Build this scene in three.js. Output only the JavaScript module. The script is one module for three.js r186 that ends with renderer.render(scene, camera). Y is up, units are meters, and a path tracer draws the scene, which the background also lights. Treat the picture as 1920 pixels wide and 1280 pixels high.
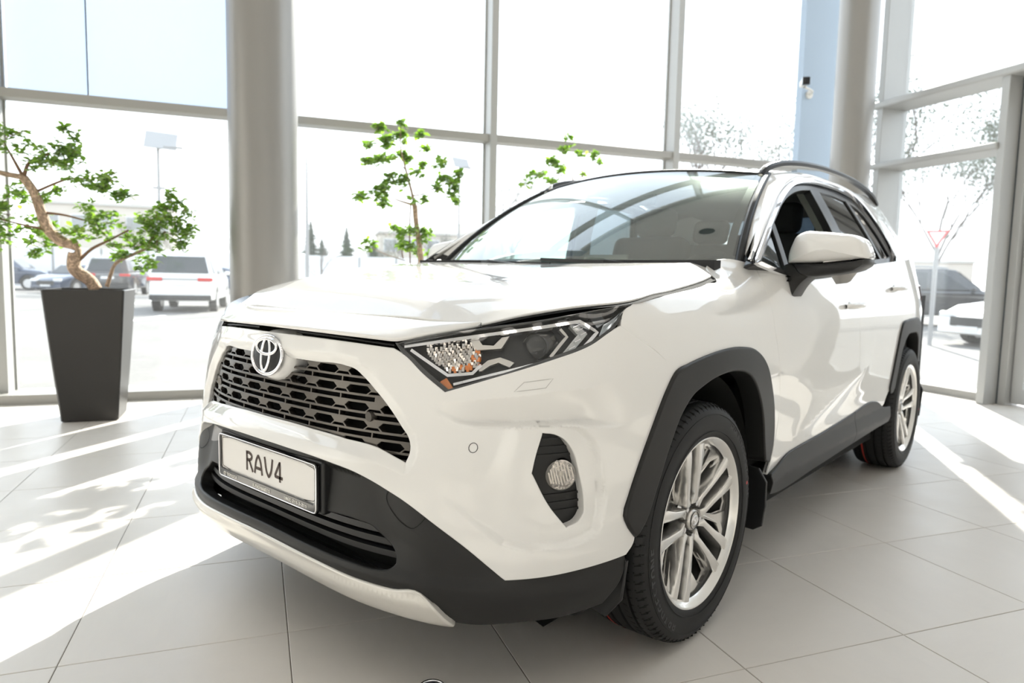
import * as THREE from 'three';
import { mergeGeometries, mergeVertices, toCreasedNormals } from 'three/addons/utils/BufferGeometryUtils.js';
import { ImprovedNoise } from 'three/addons/math/ImprovedNoise.js';
import { RoundedBoxGeometry } from 'three/addons/geometries/RoundedBoxGeometry.js';
import { RectAreaLightUniformsLib } from 'three/addons/lights/RectAreaLightUniformsLib.js';
import { FontLoader } from 'three/addons/loaders/FontLoader.js';
import { TextGeometry } from 'three/addons/geometries/TextGeometry.js';

// ---------------------------------------------------------------- camera, sky, sun, exposure
const scene = new THREE.Scene();
const camera = new THREE.PerspectiveCamera(52.58, 1920 / 1280, 0.05, 600);
camera.position.set(1.784, 1.081, 1.906);
camera.rotation.set(-0.0923, 0.7149, 0.02133, 'YXZ');
camera.setFocalLength(camera.getFocalLength());
camera.focus = 1.75; camera.userData.fStop = 3.4;
const renderer = new THREE.WebGLRenderer({ antialias: true });
renderer.toneMapping = THREE.LinearToneMapping;
renderer.toneMappingExposure = 1.7;
renderer.shadowMap.enabled = true;
RectAreaLightUniformsLib.init();

// the room's own axes: u along the window front, v from the windows into the hall (turned 61.3 degrees against the car)
const TA = -1.06962, CA = Math.cos(TA), SA = Math.sin(TA);
const room = (u, y, v) => new THREE.Vector3(u * CA - v * SA, y, u * SA + v * CA);
const ROOM_TURN = -TA;          // rotation.y that lays local x along u and local z along v

// pale, hazy midday sky: white near the horizon, light blue higher up
{
  const W = 256, H = 128, px = new Float32Array(W * H * 4);
  for (let j = 0; j < H; j++) for (let i = 0; i < W; i++) {
    const e = ((j + 0.5) / H - 0.5) * Math.PI, t = Math.pow(Math.max(0, Math.sin(e)), 0.55), k = (j * W + i) * 4;
    px[k] = 1.0 - 0.30 * t; px[k + 1] = 1.01 - 0.20 * t; px[k + 2] = 1.03 - 0.07 * t; px[k + 3] = 1;
  }
  const sky = new THREE.DataTexture(px, W, H, THREE.RGBAFormat, THREE.FloatType);
  sky.mapping = THREE.EquirectangularReflectionMapping; sky.magFilter = THREE.LinearFilter; sky.needsUpdate = true;
  scene.background = sky; scene.environment = sky;
  scene.backgroundIntensity = 1.9; scene.environmentIntensity = 1.9;
}
const sun = new THREE.DirectionalLight(new THREE.Color(1, 0.95, 0.87), 9);
{
  const d = room(0.609, 0, -0.793).multiplyScalar(Math.cos(0.572)); d.y = Math.sin(0.572);
  sun.position.copy(d.multiplyScalar(40)); sun.target.position.set(0, 0, 0);
  sun.castShadow = true; sun.shadow.mapSize.set(4096, 4096);
  Object.assign(sun.shadow.camera, { left: -14, right: 14, top: 14, bottom: -14, near: 1, far: 90 });
  sun.name = 'sunlight'; scene.add(sun, sun.target);
}
// ---------------------------------------------------------------- helpers
const V3 = (x, y, z) => new THREE.Vector3(x, y, z);
let seedN = 7;
const rnd = () => { seedN = (seedN + 0x6d2b79f5) | 0; let t = Math.imul(seedN ^ (seedN >>> 15), 1 | seedN); t = (t + Math.imul(t ^ (t >>> 7), 61 | t)) ^ t; return ((t ^ (t >>> 14)) >>> 0) / 4294967296; };
const rr = (a, b) => a + (b - a) * rnd();
const taken = {};
function numbered(n) { const k = taken[n] = (taken[n] ?? -1) + 1; return k ? n + '_' + String(k).padStart(3, '0') : n; }
function tag(o, label, category, group, kind) { if (label) o.userData.label = label; if (category) o.userData.category = category; if (group) o.userData.group = group; if (kind) o.userData.kind = kind; return o; }
function shade(o) { o.traverse((m) => { if (m.isMesh) { m.castShadow = true; m.receiveShadow = true; } }); return o; }
function obj(name, geo, mat, parent = scene) {
  const g = Array.isArray(geo) ? merge(geo) : geo, m = new THREE.Mesh(g, mat);
  m.name = parent === scene ? numbered(name) : name; m.castShadow = m.receiveShadow = true;
  parent.add(m); return m;
}
function thing(name, label, category, at = [0, 0, 0], turn = 0, group) {
  const o = new THREE.Group(); o.name = numbered(name); o.position.set(...at); o.rotation.y = turn; scene.add(o);
  return tag(o, label, category, group);
}
function merge(list) {
  const out = list.map((g) => { const q = (g.index ? g.toNonIndexed() : g).clone(); for (const k of Object.keys(q.attributes)) if (!['position', 'normal', 'uv'].includes(k)) q.deleteAttribute(k); if (!q.attributes.normal) q.computeVertexNormals(); if (!q.attributes.uv) q.setAttribute('uv', new THREE.BufferAttribute(new Float32Array(q.attributes.position.count * 2), 2)); return q; });
  return out.length === 1 ? out[0] : mergeGeometries(out);
}
const mat = (color, roughness = 0.6, metalness = 0, more = {}) => new THREE.MeshPhysicalMaterial({ color, roughness, metalness, ...more });
function outward(g) {          // turns a closed mesh inside out if its faces look inward
  const p = g.attributes.position, ix = g.index, n = ix ? ix.count : p.count, a = V3(), b = V3(), c = V3(); let vol = 0;
  const k = (i) => ix ? ix.getX(i) : i; g.computeBoundingBox(); const o = g.boundingBox.getCenter(V3());
  for (let i = 0; i < n; i += 3) { a.fromBufferAttribute(p, k(i)).sub(o); b.fromBufferAttribute(p, k(i + 1)).sub(o); c.fromBufferAttribute(p, k(i + 2)).sub(o); vol += a.dot(b.cross(c)); }
  if (vol < 0) { if (ix) for (let i = 0; i < n; i += 3) { const t = ix.array[i]; ix.array[i] = ix.array[i + 1]; ix.array[i + 1] = t; } else for (let i = 0; i < n; i += 3) for (let q = 0; q < 3; q++) { const t = p.array[i * 3 + q]; p.array[i * 3 + q] = p.array[i * 3 + 3 + q]; p.array[i * 3 + 3 + q] = t; } }
  g.deleteAttribute('normal'); g.computeVertexNormals(); return g;
}
function box(w, h, d, x = 0, y = 0, z = 0, r = 0) { const g = r > 0 ? new RoundedBoxGeometry(w, h, d, 2, Math.min(r, w / 2.01, h / 2.01, d / 2.01)) : new THREE.BoxGeometry(w, h, d); return g.translate(x, y, z); }
function tube(points, radius, seg = 8, steps = 0, closed = false) {
  const P = points.map((p) => Array.isArray(p) ? V3(...p) : p), c = P.length > 2 ? new THREE.CatmullRomCurve3(P, closed) : new THREE.LineCurve3(P[0], P[1]);
  return new THREE.TubeGeometry(c, steps || Math.max(2, P.length * 5), radius, seg, closed);
}
function taperTube(P, R, seg = 8) {   // a tube through points with a radius at each, closed at its ends
  const c = new THREE.CatmullRomCurve3(P), n = P.length * 5, fr = c.computeFrenetFrames(n), pos = [], idx = [], uv = [], len = c.getLength();
  for (let i = 0; i <= n; i++) {
    const t = i / n, p = c.getPoint(t), k = t * (P.length - 1), a = Math.min(P.length - 2, Math.floor(k)), r = lerp(R[a], R[a + 1], k - a);
    for (let j = 0; j <= seg; j++) { const w = (j / seg) * 2 * Math.PI, q = p.clone().addScaledVector(fr.normals[i], r * Math.cos(w)).addScaledVector(fr.binormals[i], r * Math.sin(w)); pos.push(q.x, q.y, q.z); uv.push(j / seg, t * len * 5); }
  }
  for (let i = 0; i < n; i++) for (let j = 0; j < seg; j++) { const a = i * (seg + 1) + j, b = a + seg + 1; idx.push(a, a + 1, b, b, a + 1, b + 1); }
  const g = new THREE.BufferGeometry(); g.setAttribute('position', new THREE.Float32BufferAttribute(pos, 3)); g.setAttribute('uv', new THREE.Float32BufferAttribute(uv, 2)); g.setIndex(idx); return outward(g);
}
function sweep(points, section, up = V3(0, 1, 0), closedSection = true) {   // section [[a, b], ...] carried along a polyline; a across, b up
  const P = points.map((p) => Array.isArray(p) ? V3(...p) : p), pos = [], idx = [], m = section.length;
  P.forEach((p, i) => {
    const t = P[Math.min(i + 1, P.length - 1)].clone().sub(P[Math.max(i - 1, 0)]).normalize(), a = t.clone().cross(up).normalize(), b = a.clone().cross(t).normalize();
    for (const [x, y] of section) { const q = p.clone().addScaledVector(a, x).addScaledVector(b, y); pos.push(q.x, q.y, q.z); }
  });
  const k = closedSection ? m : m - 1;
  for (let i = 0; i < P.length - 1; i++) for (let j = 0; j < k; j++) { const a = i * m + j, b = i * m + (j + 1) % m, c = a + m, d = b + m; idx.push(a, c, b, b, c, d); }
  if (closedSection) for (const [o, s] of [[0, 1], [(P.length - 1) * m, -1]]) for (let j = 1; j < m - 1; j++) s > 0 ? idx.push(o, o + j, o + j + 1) : idx.push(o, o + j + 1, o + j);
  let g = new THREE.BufferGeometry(); g.setAttribute('position', new THREE.Float32BufferAttribute(pos, 3)); g.setIndex(idx); g = outward(g.toNonIndexed()); return toCreasedNormals(g, 0.6);
}
function extrude(pts, depth, bevel = 0, holes = [], seg = 2) {
  const s = new THREE.Shape(pts.map((p) => new THREE.Vector2(p[0], p[1])));
  for (const h of holes) s.holes.push(new THREE.Path(h.map((p) => new THREE.Vector2(p[0], p[1]))));
  return new THREE.ExtrudeGeometry(s, { depth: depth - 2 * bevel, bevelEnabled: bevel > 0, bevelSize: bevel, bevelThickness: bevel, bevelOffset: -bevel, bevelSegments: seg, curveSegments: 8 }).translate(0, 0, bevel);
}
function mirrorX(g) {
  const q = g.clone(), p = q.attributes.position.array, n = q.attributes.normal?.array;
  for (let i = 0; i < p.length; i += 3) { p[i] *= -1; if (n) n[i] *= -1; }
  if (q.index) { const a = q.index.array; for (let i = 0; i < a.length; i += 3) { const t = a[i]; a[i] = a[i + 1]; a[i + 1] = t; } }
  else for (const k of Object.keys(q.attributes)) { const at = q.attributes[k], s = at.itemSize, a = at.array; for (let i = 0; i < at.count; i += 3) for (let c = 0; c < s; c++) { const t = a[i * s + c]; a[i * s + c] = a[(i + 1) * s + c]; a[(i + 1) * s + c] = t; } }
  return q;
}
// round the corners of a polygon that are not marked sharp, then walk it in steps
function smoothPoly(pts, step, closed = true) {       // points [a, b] or [a, b, 1] for a sharp corner
  const n = pts.length, out = [];
  const at = (i) => closed ? pts[(i + n) % n] : pts[clamp(i, 0, n - 1)];
  for (let i = 0; i < (closed ? n : n - 1); i++) {
    let p0 = at(i - 1), p1 = at(i), p2 = at(i + 1), p3 = at(i + 2);
    if (p1[2]) p0 = p1; if (p2[2]) p3 = p2;
    const len = Math.hypot(p2[0] - p1[0], p2[1] - p1[1]), k = Math.max(1, Math.round(len / step));
    const a = Math.hypot(p1[0] - p0[0], p1[1] - p0[1]), c = Math.hypot(p3[0] - p2[0], p3[1] - p2[1]);
    // tangents limited to the chord, so that close points do not make loops
    const t1 = [0, 1].map((q) => a > 1e-9 ? ((p1[q] - p0[q]) / a * len + (p2[q] - p1[q]) / len * a) / (a + len) * len : p2[q] - p1[q]);
    const t2 = [0, 1].map((q) => c > 1e-9 ? ((p2[q] - p1[q]) / len * c + (p3[q] - p2[q]) / c * len) / (c + len) * len : p2[q] - p1[q]);
    for (let j = 0; j < k; j++) { const t = j / k, A = t * t, B = A * t; out.push([0, 1].map((q) => (2 * B - 3 * A + 1) * p1[q] + (B - 2 * A + t) * t1[q] + (3 * A - 2 * B) * p2[q] + (B - A) * t2[q])); }
  }
  if (!closed) out.push(pts[n - 1].slice(0, 2));
  return out;
}
// A sheet-metal panel: polygon (and holes) in the parameters of a surface F(a, b) -> [x, y, z], lifted by off(a, b), with rounded, returned edges.
// sa scales the first parameter to about metres.
function panel(F, poly, o = {}) {
  const { holes = [], off = null, h = 0.022, step = 0.014, depth = 0.014, r = 0.0015, sa = 1, sb = 1, flip = false, back = false } = o;
  const lift = typeof off === 'function' ? off : () => off ?? 0;
  const nrm = (a, b, e = 6e-4) => {
    const ea = e / sa, eb = e / sb, g = (x, y) => { const p = F(x, y); return V3(...p); };
    const n = g(a + ea, b).sub(g(a - ea, b)).cross(g(a, b + eb).sub(g(a, b - eb))).normalize(); return flip ? n.negate() : n;
  };
  const S = (a, b) => { const l = lift(a, b), p = V3(...F(a, b)); return l ? p.addScaledVector(nrm(a, b), l) : p; };
  const N = (a, b) => {
    if (typeof off !== 'function') return nrm(a, b);
    const ea = 1.5e-3 / sa, eb = 1.5e-3 / sb, n = S(a + ea, b).sub(S(a - ea, b)).cross(S(a, b + eb).sub(S(a, b - eb))).normalize(); return flip ? n.negate() : n;
  };
  const scaleUp = (L) => L.map((p) => [p[0] * sa, p[1] * sb, p[2]]), rings = [poly, ...holes].map((L) => smoothPoly(scaleUp(L), step));
  if (THREE.ShapeUtils.isClockWise(rings[0].map((p) => new THREE.Vector2(...p)))) rings[0].reverse();
  for (let i = 1; i < rings.length; i++) if (!THREE.ShapeUtils.isClockWise(rings[i].map((p) => new THREE.Vector2(...p)))) rings[i].reverse();
  const P = rings.flat(), tri = THREE.ShapeUtils.triangulateShape(rings[0].map((p) => new THREE.Vector2(...p)), rings.slice(1).map((R) => R.map((p) => new THREE.Vector2(...p))));
  let T = delaunay(P, tri.map((t) => [...t]), rings);
  T = refine(P, T, h);
  const pos = [], nor = [], uv = [], idx = [], A = P.map((p) => [p[0] / sa, p[1] / sb]);
  A.forEach(([a, b], i) => { const p = S(a, b), n = N(a, b); pos.push(p.x, p.y, p.z); nor.push(n.x, n.y, n.z); uv.push(P[i][0], P[i][1]); });
  for (const t of T) flip ? idx.push(t[0], t[2], t[1]) : idx.push(t[0], t[1], t[2]);
  // edges: a small round, then a return flange
  if (depth > 0) {
    let base = 0;
    for (const R of rings) {
      const n = R.length, e = o.edgeSteps ?? 2, first = pos.length / 3;
      for (let i = 0; i < n; i++) {
        const k = base + i, p = V3(...pos.slice(k * 3, k * 3 + 3)), nn = V3(...nor.slice(k * 3, k * 3 + 3)), a = base + (i + n - 1) % n, b = base + (i + 1) % n;
        const t = V3(...pos.slice(b * 3, b * 3 + 3)).sub(V3(...pos.slice(a * 3, a * 3 + 3))).normalize(), out = t.cross(nn).normalize(); if (flip) out.negate();
        for (let j = 0; j <= e + 1; j++) {
          const w = Math.min(j, e) / e * Math.PI / 2, q = p.clone().addScaledVector(out, r * Math.sin(w)).addScaledVector(nn, -r * (1 - Math.cos(w)) - (j > e ? depth : 0)), m = nn.clone().multiplyScalar(Math.cos(w)).addScaledVector(out, Math.sin(w));
          pos.push(q.x, q.y, q.z); nor.push(m.x, m.y, m.z); uv.push(uv[k * 2], uv[k * 2 + 1]);
        }
      }
      const m = e + 2;
      for (let i = 0; i < n; i++) for (let j = 0; j < m - 1; j++) { const a = first + i * m + j, b = first + ((i + 1) % n) * m + j; if (flip) idx.push(a, b, a + 1, b, b + 1, a + 1); else idx.push(a, a + 1, b, b, a + 1, b + 1); }
      base += n;
    }
  }
  const g = new THREE.BufferGeometry();
  g.setAttribute('position', new THREE.Float32BufferAttribute(pos, 3)); g.setAttribute('normal', new THREE.Float32BufferAttribute(nor, 3)); g.setAttribute('uv', new THREE.Float32BufferAttribute(uv, 2)); g.setIndex(idx);
  return g;
}
function delaunay(P, T, rings) {       // flips inner edges of a triangulation towards even triangles
  const fixed = new Set(), K = (a, b) => a < b ? a * 1e6 + b : b * 1e6 + a; let base = 0;
  for (const R of rings) { for (let i = 0; i < R.length; i++) fixed.add(K(base + i, base + (i + 1) % R.length)); base += R.length; }
  const area = (a, b, c) => (P[b][0] - P[a][0]) * (P[c][1] - P[a][1]) - (P[b][1] - P[a][1]) * (P[c][0] - P[a][0]);
  const cosAt = (c, a, b) => { const x1 = P[a][0] - P[c][0], y1 = P[a][1] - P[c][1], x2 = P[b][0] - P[c][0], y2 = P[b][1] - P[c][1]; return (x1 * x2 + y1 * y2) / (Math.hypot(x1, y1) * Math.hypot(x2, y2) + 1e-15); };
  for (let pass = 0; pass < 40; pass++) {
    const E = new Map(); let n = 0; const busy = new Set();
    T.forEach((t, i) => { for (let k = 0; k < 3; k++) { const key = K(t[k], t[(k + 1) % 3]); (E.get(key) ?? E.set(key, []).get(key)).push(i); } });
    for (const [key, L] of E) {
      if (L.length !== 2 || fixed.has(key) || busy.has(L[0]) || busy.has(L[1])) continue;
      const [i, j] = L, a = Math.floor(key / 1e6), b = key % 1e6, c = T[i].find((v) => v !== a && v !== b), d = T[j].find((v) => v !== a && v !== b);
      if (Math.acos(clamp(cosAt(c, a, b), -1, 1)) + Math.acos(clamp(cosAt(d, a, b), -1, 1)) <= Math.PI + 1e-6) continue;
      const s = Math.sign(area(...T[i]));
      if (s * area(c, d, b) * 1 === 0) continue;
      const t1 = [a, d, c], t2 = [d, b, c], o1 = area(...t1), o2 = area(...t2);
      if (o1 * o2 <= 0) continue;
      if (o1 < 0) { t1.reverse(); t2.reverse(); }
      T[i] = t1; T[j] = t2; busy.add(i); busy.add(j); n++;
    }
    if (!n) break;
  }
  return T;
}
function refine(P, T, h) {            // splits every edge longer than h at its middle until none is left
  for (let pass = 0; pass < 12; pass++) {
    const mid = new Map(), K = (a, b) => a < b ? a * 1e6 + b : b * 1e6 + a; let any = false;
    const M = (a, b) => { if (Math.hypot(P[a][0] - P[b][0], P[a][1] - P[b][1]) <= h) return -1; const k = K(a, b); if (!mid.has(k)) { mid.set(k, P.length); P.push([(P[a][0] + P[b][0]) / 2, (P[a][1] + P[b][1]) / 2]); } any = true; return mid.get(k); };
    const out = [];
    for (const [a, b, c] of T) {
      const x = M(a, b), y = M(b, c), z = M(c, a), k = (x >= 0) + (y >= 0) + (z >= 0);
      if (k === 0) out.push([a, b, c]);
      else if (k === 3) out.push([a, x, z], [x, b, y], [z, y, c], [x, y, z]);
      else if (k === 1) { if (x >= 0) out.push([a, x, c], [x, b, c]); else if (y >= 0) out.push([a, b, y], [a, y, c]); else out.push([a, b, z], [z, b, c]); }
      else if (x < 0) out.push([z, y, c], [a, b, y], [a, y, z]);
      else if (y < 0) out.push([a, x, z], [x, b, c], [x, c, z]);
      else out.push([x, b, y], [a, x, y], [a, y, c]);
    }
    T = out; if (!any) break;
  }
  return T;
}
// a ribbon of even width on a surface (seams, thin trims)
function ribbon(F, pts, width, lift, { sa = 1, sb = 1, step = 0.012, closed = false, thick = 0 } = {}) {
  const L = smoothPoly(pts.map((p) => [p[0] * sa, p[1] * sb, p[2]]), step, closed), pos = [], nor = [], idx = [], n = L.length;
  L.forEach((p, i) => {
    const q = L[closed ? (i + 1) % n : Math.min(i + 1, n - 1)], w = L[closed ? (i + n - 1) % n : Math.max(i - 1, 0)], a = p[0] / sa, b = p[1] / sb;
    const X = V3(...F(a + 5e-4 / sa, b)).sub(V3(...F(a - 5e-4 / sa, b))), Y = V3(...F(a, b + 5e-4 / sb)).sub(V3(...F(a, b - 5e-4 / sb))), N = X.cross(Y).normalize();
    const c = V3(...F(a, b)), t = V3(...F(q[0] / sa, q[1] / sb)).sub(V3(...F(w[0] / sa, w[1] / sb))).normalize(), s = N.clone().cross(t).normalize();
    for (const [k, l] of thick ? [[-1, lift - thick], [-1, lift], [1, lift], [1, lift - thick]] : [[-1, lift], [1, lift]]) { const v = c.clone().addScaledVector(s, k * width / 2).addScaledVector(N, l); pos.push(v.x, v.y, v.z); nor.push(N.x, N.y, N.z); }
  });
  const m = thick ? 4 : 2;
  for (let i = 0; i < (closed ? n : n - 1); i++) for (let j = 0; j < m - 1; j++) { const a = i * m + j, b = ((i + 1) % n) * m + j; idx.push(a, b, a + 1, b, b + 1, a + 1); }
  let g = new THREE.BufferGeometry(); g.setAttribute('position', new THREE.Float32BufferAttribute(pos, 3)); g.setAttribute('normal', new THREE.Float32BufferAttribute(nor, 3)); g.setIndex(idx);
  if (thick) g = toCreasedNormals(g.toNonIndexed(), 0.5);
  return g;
}
// ---------------------------------------------------------------- the car's master surfaces (car axes = world axes: x to its left, y up, z forward, front axle at z = 0)
const ROWS = [0.18, 0.30, 0.40, 0.55, 0.70, 0.80, 0.90, 1.0, 1.06, 1.12, 1.18];
const STX = [0, 0.2, 0.36, 0.5, 0.62, 0.72, 0.79, 0.845, 0.885, 0.905, 0.913, 0.916, 0.912, 0.902, 0.893, 0.888, 0.886, 0.887, 0.892, 0.901, 0.907, 0.906, 0.893, 0.868, 0.825, 0.75, 0.58, 0];
const STZ = [0.898, 0.893, 0.874, 0.836, 0.788, 0.72, 0.645, 0.55, 0.43, 0.28, 0.12, -0.05, -0.25, -0.42, -0.6, -0.85, -1.2, -1.6, -2.0, -2.3, -2.5, -2.69, -2.9, -3.1, -3.3, -3.5, -3.62, -3.67];
const DZ_MID = [-0.135, -0.004, 0.026, 0.020, 0.008, 0.001, -0.010, -0.045, -0.11, -0.17, -0.25];
const DZ_OUT = [-0.06, 0.03, 0.036, 0.02, 0, -0.018, -0.055, -0.12, -0.2, -0.3, -0.42];
const DX_CORNER = [-0.05, -0.012, 0, 0, 0, 0, -0.008, -0.03, -0.06, -0.1, -0.15];
const DX_FENDER = [-0.05, -0.014, 0, 0.001, 0.001, 0, -0.008, -0.034, -0.078, -0.17, -0.28];
const DX_DOOR = [-0.05, -0.014, -0.003, -0.006, -0.003, 0.002, 0.002, -0.008, -0.021, -0.036, -0.052];
const cr = (p0, p1, p2, p3, t) => p1 + 0.5 * t * (p2 - p0 + t * (2 * p0 - 5 * p1 + 4 * p2 - p3 + t * (3 * (p1 - p2) + p3 - p0)));
const lerp = (a, b, t) => a + (b - a) * t, clamp = (x, a, b) => Math.min(Math.max(x, a), b), sstep = (a, b, x) => { const t = clamp((x - a) / (b - a), 0, 1); return t * t * (3 - 2 * t); };
// cubic through (xs, ys), xs uneven
function spline(xs, ys, x) {
  const n = xs.length; let i = 0;
  while (i < n - 2 && x > xs[i + 1]) i++;
  const h = xs[i + 1] - xs[i], t = (x - xs[i]) / h;
  const d = (ys[i + 1] - ys[i]) / h;
  const m0 = i > 0 ? ((ys[i] - ys[i - 1]) / (xs[i] - xs[i - 1]) * h + d * (xs[i] - xs[i - 1])) / (xs[i + 1] - xs[i - 1]) : d;
  const m1 = i < n - 2 ? (d * (xs[i + 2] - xs[i + 1]) + (ys[i + 2] - ys[i + 1]) / (xs[i + 2] - xs[i + 1]) * h) / (xs[i + 2] - xs[i]) : d;
  if (t < 0) return ys[i] + m0 * h * t;
  if (t > 1) return ys[i + 1] + m1 * h * (t - 1);
  const a = t * t, b = a * t;
  return (2 * b - 3 * a + 1) * ys[i] + (b - 2 * a + t) * h * m0 + (3 * a - 2 * b) * ys[i + 1] + (b - a) * h * m1;
}
function bodyAt(s, y) {
  const f = s < 0 ? -1 : 1, S = clamp(Math.abs(s), 0, STX.length - 1.001), i = Math.floor(S), t = S - i, g = (a, k) => k < 0 ? (a === STX ? -a[-k] : a[-k]) : a[Math.min(k, a.length - 1)];
  let x = cr(g(STX, i - 1), g(STX, i), g(STX, i + 1), g(STX, i + 2), t), z = cr(g(STZ, i - 1), g(STZ, i), g(STZ, i + 1), g(STZ, i + 2), t);
  const wOut = sstep(0, 4, S) * (1 - sstep(6.2, 9, S)), wMid = 1 - sstep(0, 4, S);
  z += wMid * spline(ROWS, DZ_MID, y) + wOut * spline(ROWS, DZ_OUT, y);
  const c = sstep(4, 7.5, S), fd = sstep(7, 10, S), dr = sstep(12, 14.5, S);
  if (c > 0) x += c * ((1 - fd) * spline(ROWS, DX_CORNER, y) + fd * (1 - dr) * spline(ROWS, DX_FENDER, y) + dr * spline(ROWS, DX_DOOR, y));
  return [f * x, y, z];
}
const sideX = (z, y) => 0.846 - 0.36 * (y - 1.13) - 0.22 * (y - 1.13) ** 2 - 0.010 * Math.max(0, -1.6 - z) - 0.045 * Math.max(0, -2.1 - z) ** 2 - 0.03 * Math.max(0, z + 0.9) ** 2;
const glassAt = (z, y) => [sideX(z, y), y, z];

// bonnet: height over (x, z); a crowned middle, a crease on each side, a steeper facet in front
const HZ = [-0.45, -0.2, 0.1, 0.35, 0.52, 0.62, 0.72, 0.9];
const HC = [1.152, 1.134, 1.108, 1.077, 1.051, 1.026, 0.969, 0.86];
const HRX = [0.68, 0.645, 0.585, 0.52, 0.46, 0.42, 0.40, 0.36], HRY = [1.153, 1.138, 1.114, 1.082, 1.052, 1.019, 0.964, 0.85];
const HEX = [0.70, 0.79, 0.832, 0.848, 0.745, 0.645, 0.55, 0.40], HEY = [1.145, 1.092, 1.056, 1.029, 1.005, 0.977, 0.945, 0.86];
function hoodAt(x, z) {
  const a = Math.abs(x), c = spline(HZ, HC, z), rx = spline(HZ, HRX, z), ry = spline(HZ, HRY, z), ex = Math.max(spline(HZ, HEX, z), rx + 0.06), ey = spline(HZ, HEY, z);
  let y;
  if (a < rx) { const t = a / rx; y = c + (ry - c) * t * t; }
  else { const t = (a - rx) / (ex - rx); y = ry + (ey - ry) * t * (0.72 + 0.28 * t); }
  return [x, y, z];
}
// windscreen: u across (-1..1), v up (0 at the cowl, 1 at the roof)
function screenAt(u, v) {
  const w = lerp(0.757, 0.612, v), bow = 1 - u * u;
  return [u * w, lerp(1.150, 1.548, v) + bow * lerp(0.005, 0.045, v) + 0.020 * 4 * v * (1 - v), lerp(-0.50, -1.10, v) + bow * lerp(0.20, 0.085, v) + 0.028 * 4 * v * (1 - v)];
}
function roofAt(x, z) {
  const a = Math.abs(x), yc = spline([-3.5, -3.1, -2.5, -1.8, -1.3, -1.02], [1.53, 1.60, 1.645, 1.658, 1.632, 1.585], z), w = 0.615;
  return [x, yc - 0.045 * (a / w) ** 2 - 0.035 * Math.max(0, a / w - 0.8) * 5 * Math.max(0, a / w - 0.8), z];
}
// the same shell by arc length from the middle of the nose
const ARC = [[0, 0]];
{ let p = bodyAt(0, 0.7), l = 0; for (let k = 1; k <= 540; k++) { const s = k * 0.05, q = bodyAt(s, 0.7); l += Math.hypot(q[0] - p[0], q[2] - p[2]); ARC.push([l, s]); p = q; } }
function body(l, y) {
  const a = Math.abs(l); let i = 0, j = ARC.length - 1;
  while (j - i > 1) { const m = (i + j) >> 1; if (ARC[m][0] <= a) i = m; else j = m; }
  const s = lerp(ARC[i][1], ARC[j][1], clamp((a - ARC[i][0]) / (ARC[j][0] - ARC[i][0]), 0, 1));
  return bodyAt(l < 0 ? -s : s, y);
}
// ---------------------------------------------------------------- textures
function noiseTex(size, f, srgb = true, repeat = null) {      // f(u, v, fbm) -> [r, g, b] 0..1, seamless value noise
  const grid = (n, s) => { const a = new Float32Array(n * n); let q = s; for (let i = 0; i < a.length; i++) { q = (Math.imul(q, 1664525) + 1013904223) | 0; a[i] = (q >>> 8) / 16777216; } return a; };
  const layers = [4, 8, 16, 32, 64, 128].map((n, i) => [n, grid(n, 77 + i * 91)]);
  const val = ([n, a], u, v) => { const x = u * n, y = v * n, i = Math.floor(x), j = Math.floor(y), fx = x - i, fy = y - j, sx = fx * fx * (3 - 2 * fx), sy = fy * fy * (3 - 2 * fy), A = (p, r) => a[((r % n + n) % n) * n + ((p % n + n) % n)]; return lerp(lerp(A(i, j), A(i + 1, j), sx), lerp(A(i, j + 1), A(i + 1, j + 1), sx), sy); };
  const d = new Uint8Array(size * size * 4);
  for (let j = 0; j < size; j++) for (let i = 0; i < size; i++) {
    const u = i / size, v = j / size, c = f(u, v, (o, su = 1, sv = 1) => val(layers[o], u * su, v * sv)), k = (j * size + i) * 4, h = clamp(rnd() * 1.6 - 0.3, 0, 1);
    d[k] = clamp(c[0], 0, 1) * 255 + h; d[k + 1] = clamp(c[1], 0, 1) * 255 + h; d[k + 2] = clamp(c[2], 0, 1) * 255 + h; d[k + 3] = 255;
  }
  const t = new THREE.DataTexture(d, size, size); t.wrapS = t.wrapT = THREE.RepeatWrapping; t.magFilter = THREE.LinearFilter; if (srgb) t.colorSpace = THREE.SRGBColorSpace; if (repeat) t.repeat.set(...repeat); t.needsUpdate = true; return t;
}
const struct = (name, g, m, parent = scene) => { const o = obj(name, g, m, parent); if (parent === scene) tag(o, null, null, null, 'structure'); return o; };
// a box in room axes: u0..u1, y0..y1, v0..v1
function rbox(u0, u1, y0, y1, v0, v1, r = 0) { const g = box(u1 - u0, y1 - y0, v1 - v0, (u0 + u1) / 2, (y0 + y1) / 2, (v0 + v1) / 2, r); g.rotateY(ROOM_TURN); return g; }
const R = {
  wall: mat(new THREE.Color(0.74, 0.735, 0.72), 0.8), ceiling: mat(new THREE.Color(0.78, 0.775, 0.76), 0.85), alu: mat(new THREE.Color(0.42, 0.42, 0.41), 0.42, 0.15), aluGrey: mat(new THREE.Color(0.36, 0.35, 0.33), 0.42, 0.15),
  column: mat(new THREE.Color(0.29, 0.28, 0.265), 0.36, 0.35), panelBlue: mat(new THREE.Color(0.38, 0.47, 0.58), 0.4), grout: mat(new THREE.Color(0.16, 0.14, 0.12), 0.9),
  glass: mat(new THREE.Color(0.97, 0.985, 0.98), 0.11, 0, { transmission: 1, thickness: 0, ior: 1.5 }), gasket: mat(new THREE.Color(0.03, 0.05, 0.07), 0.6),
};
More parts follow.
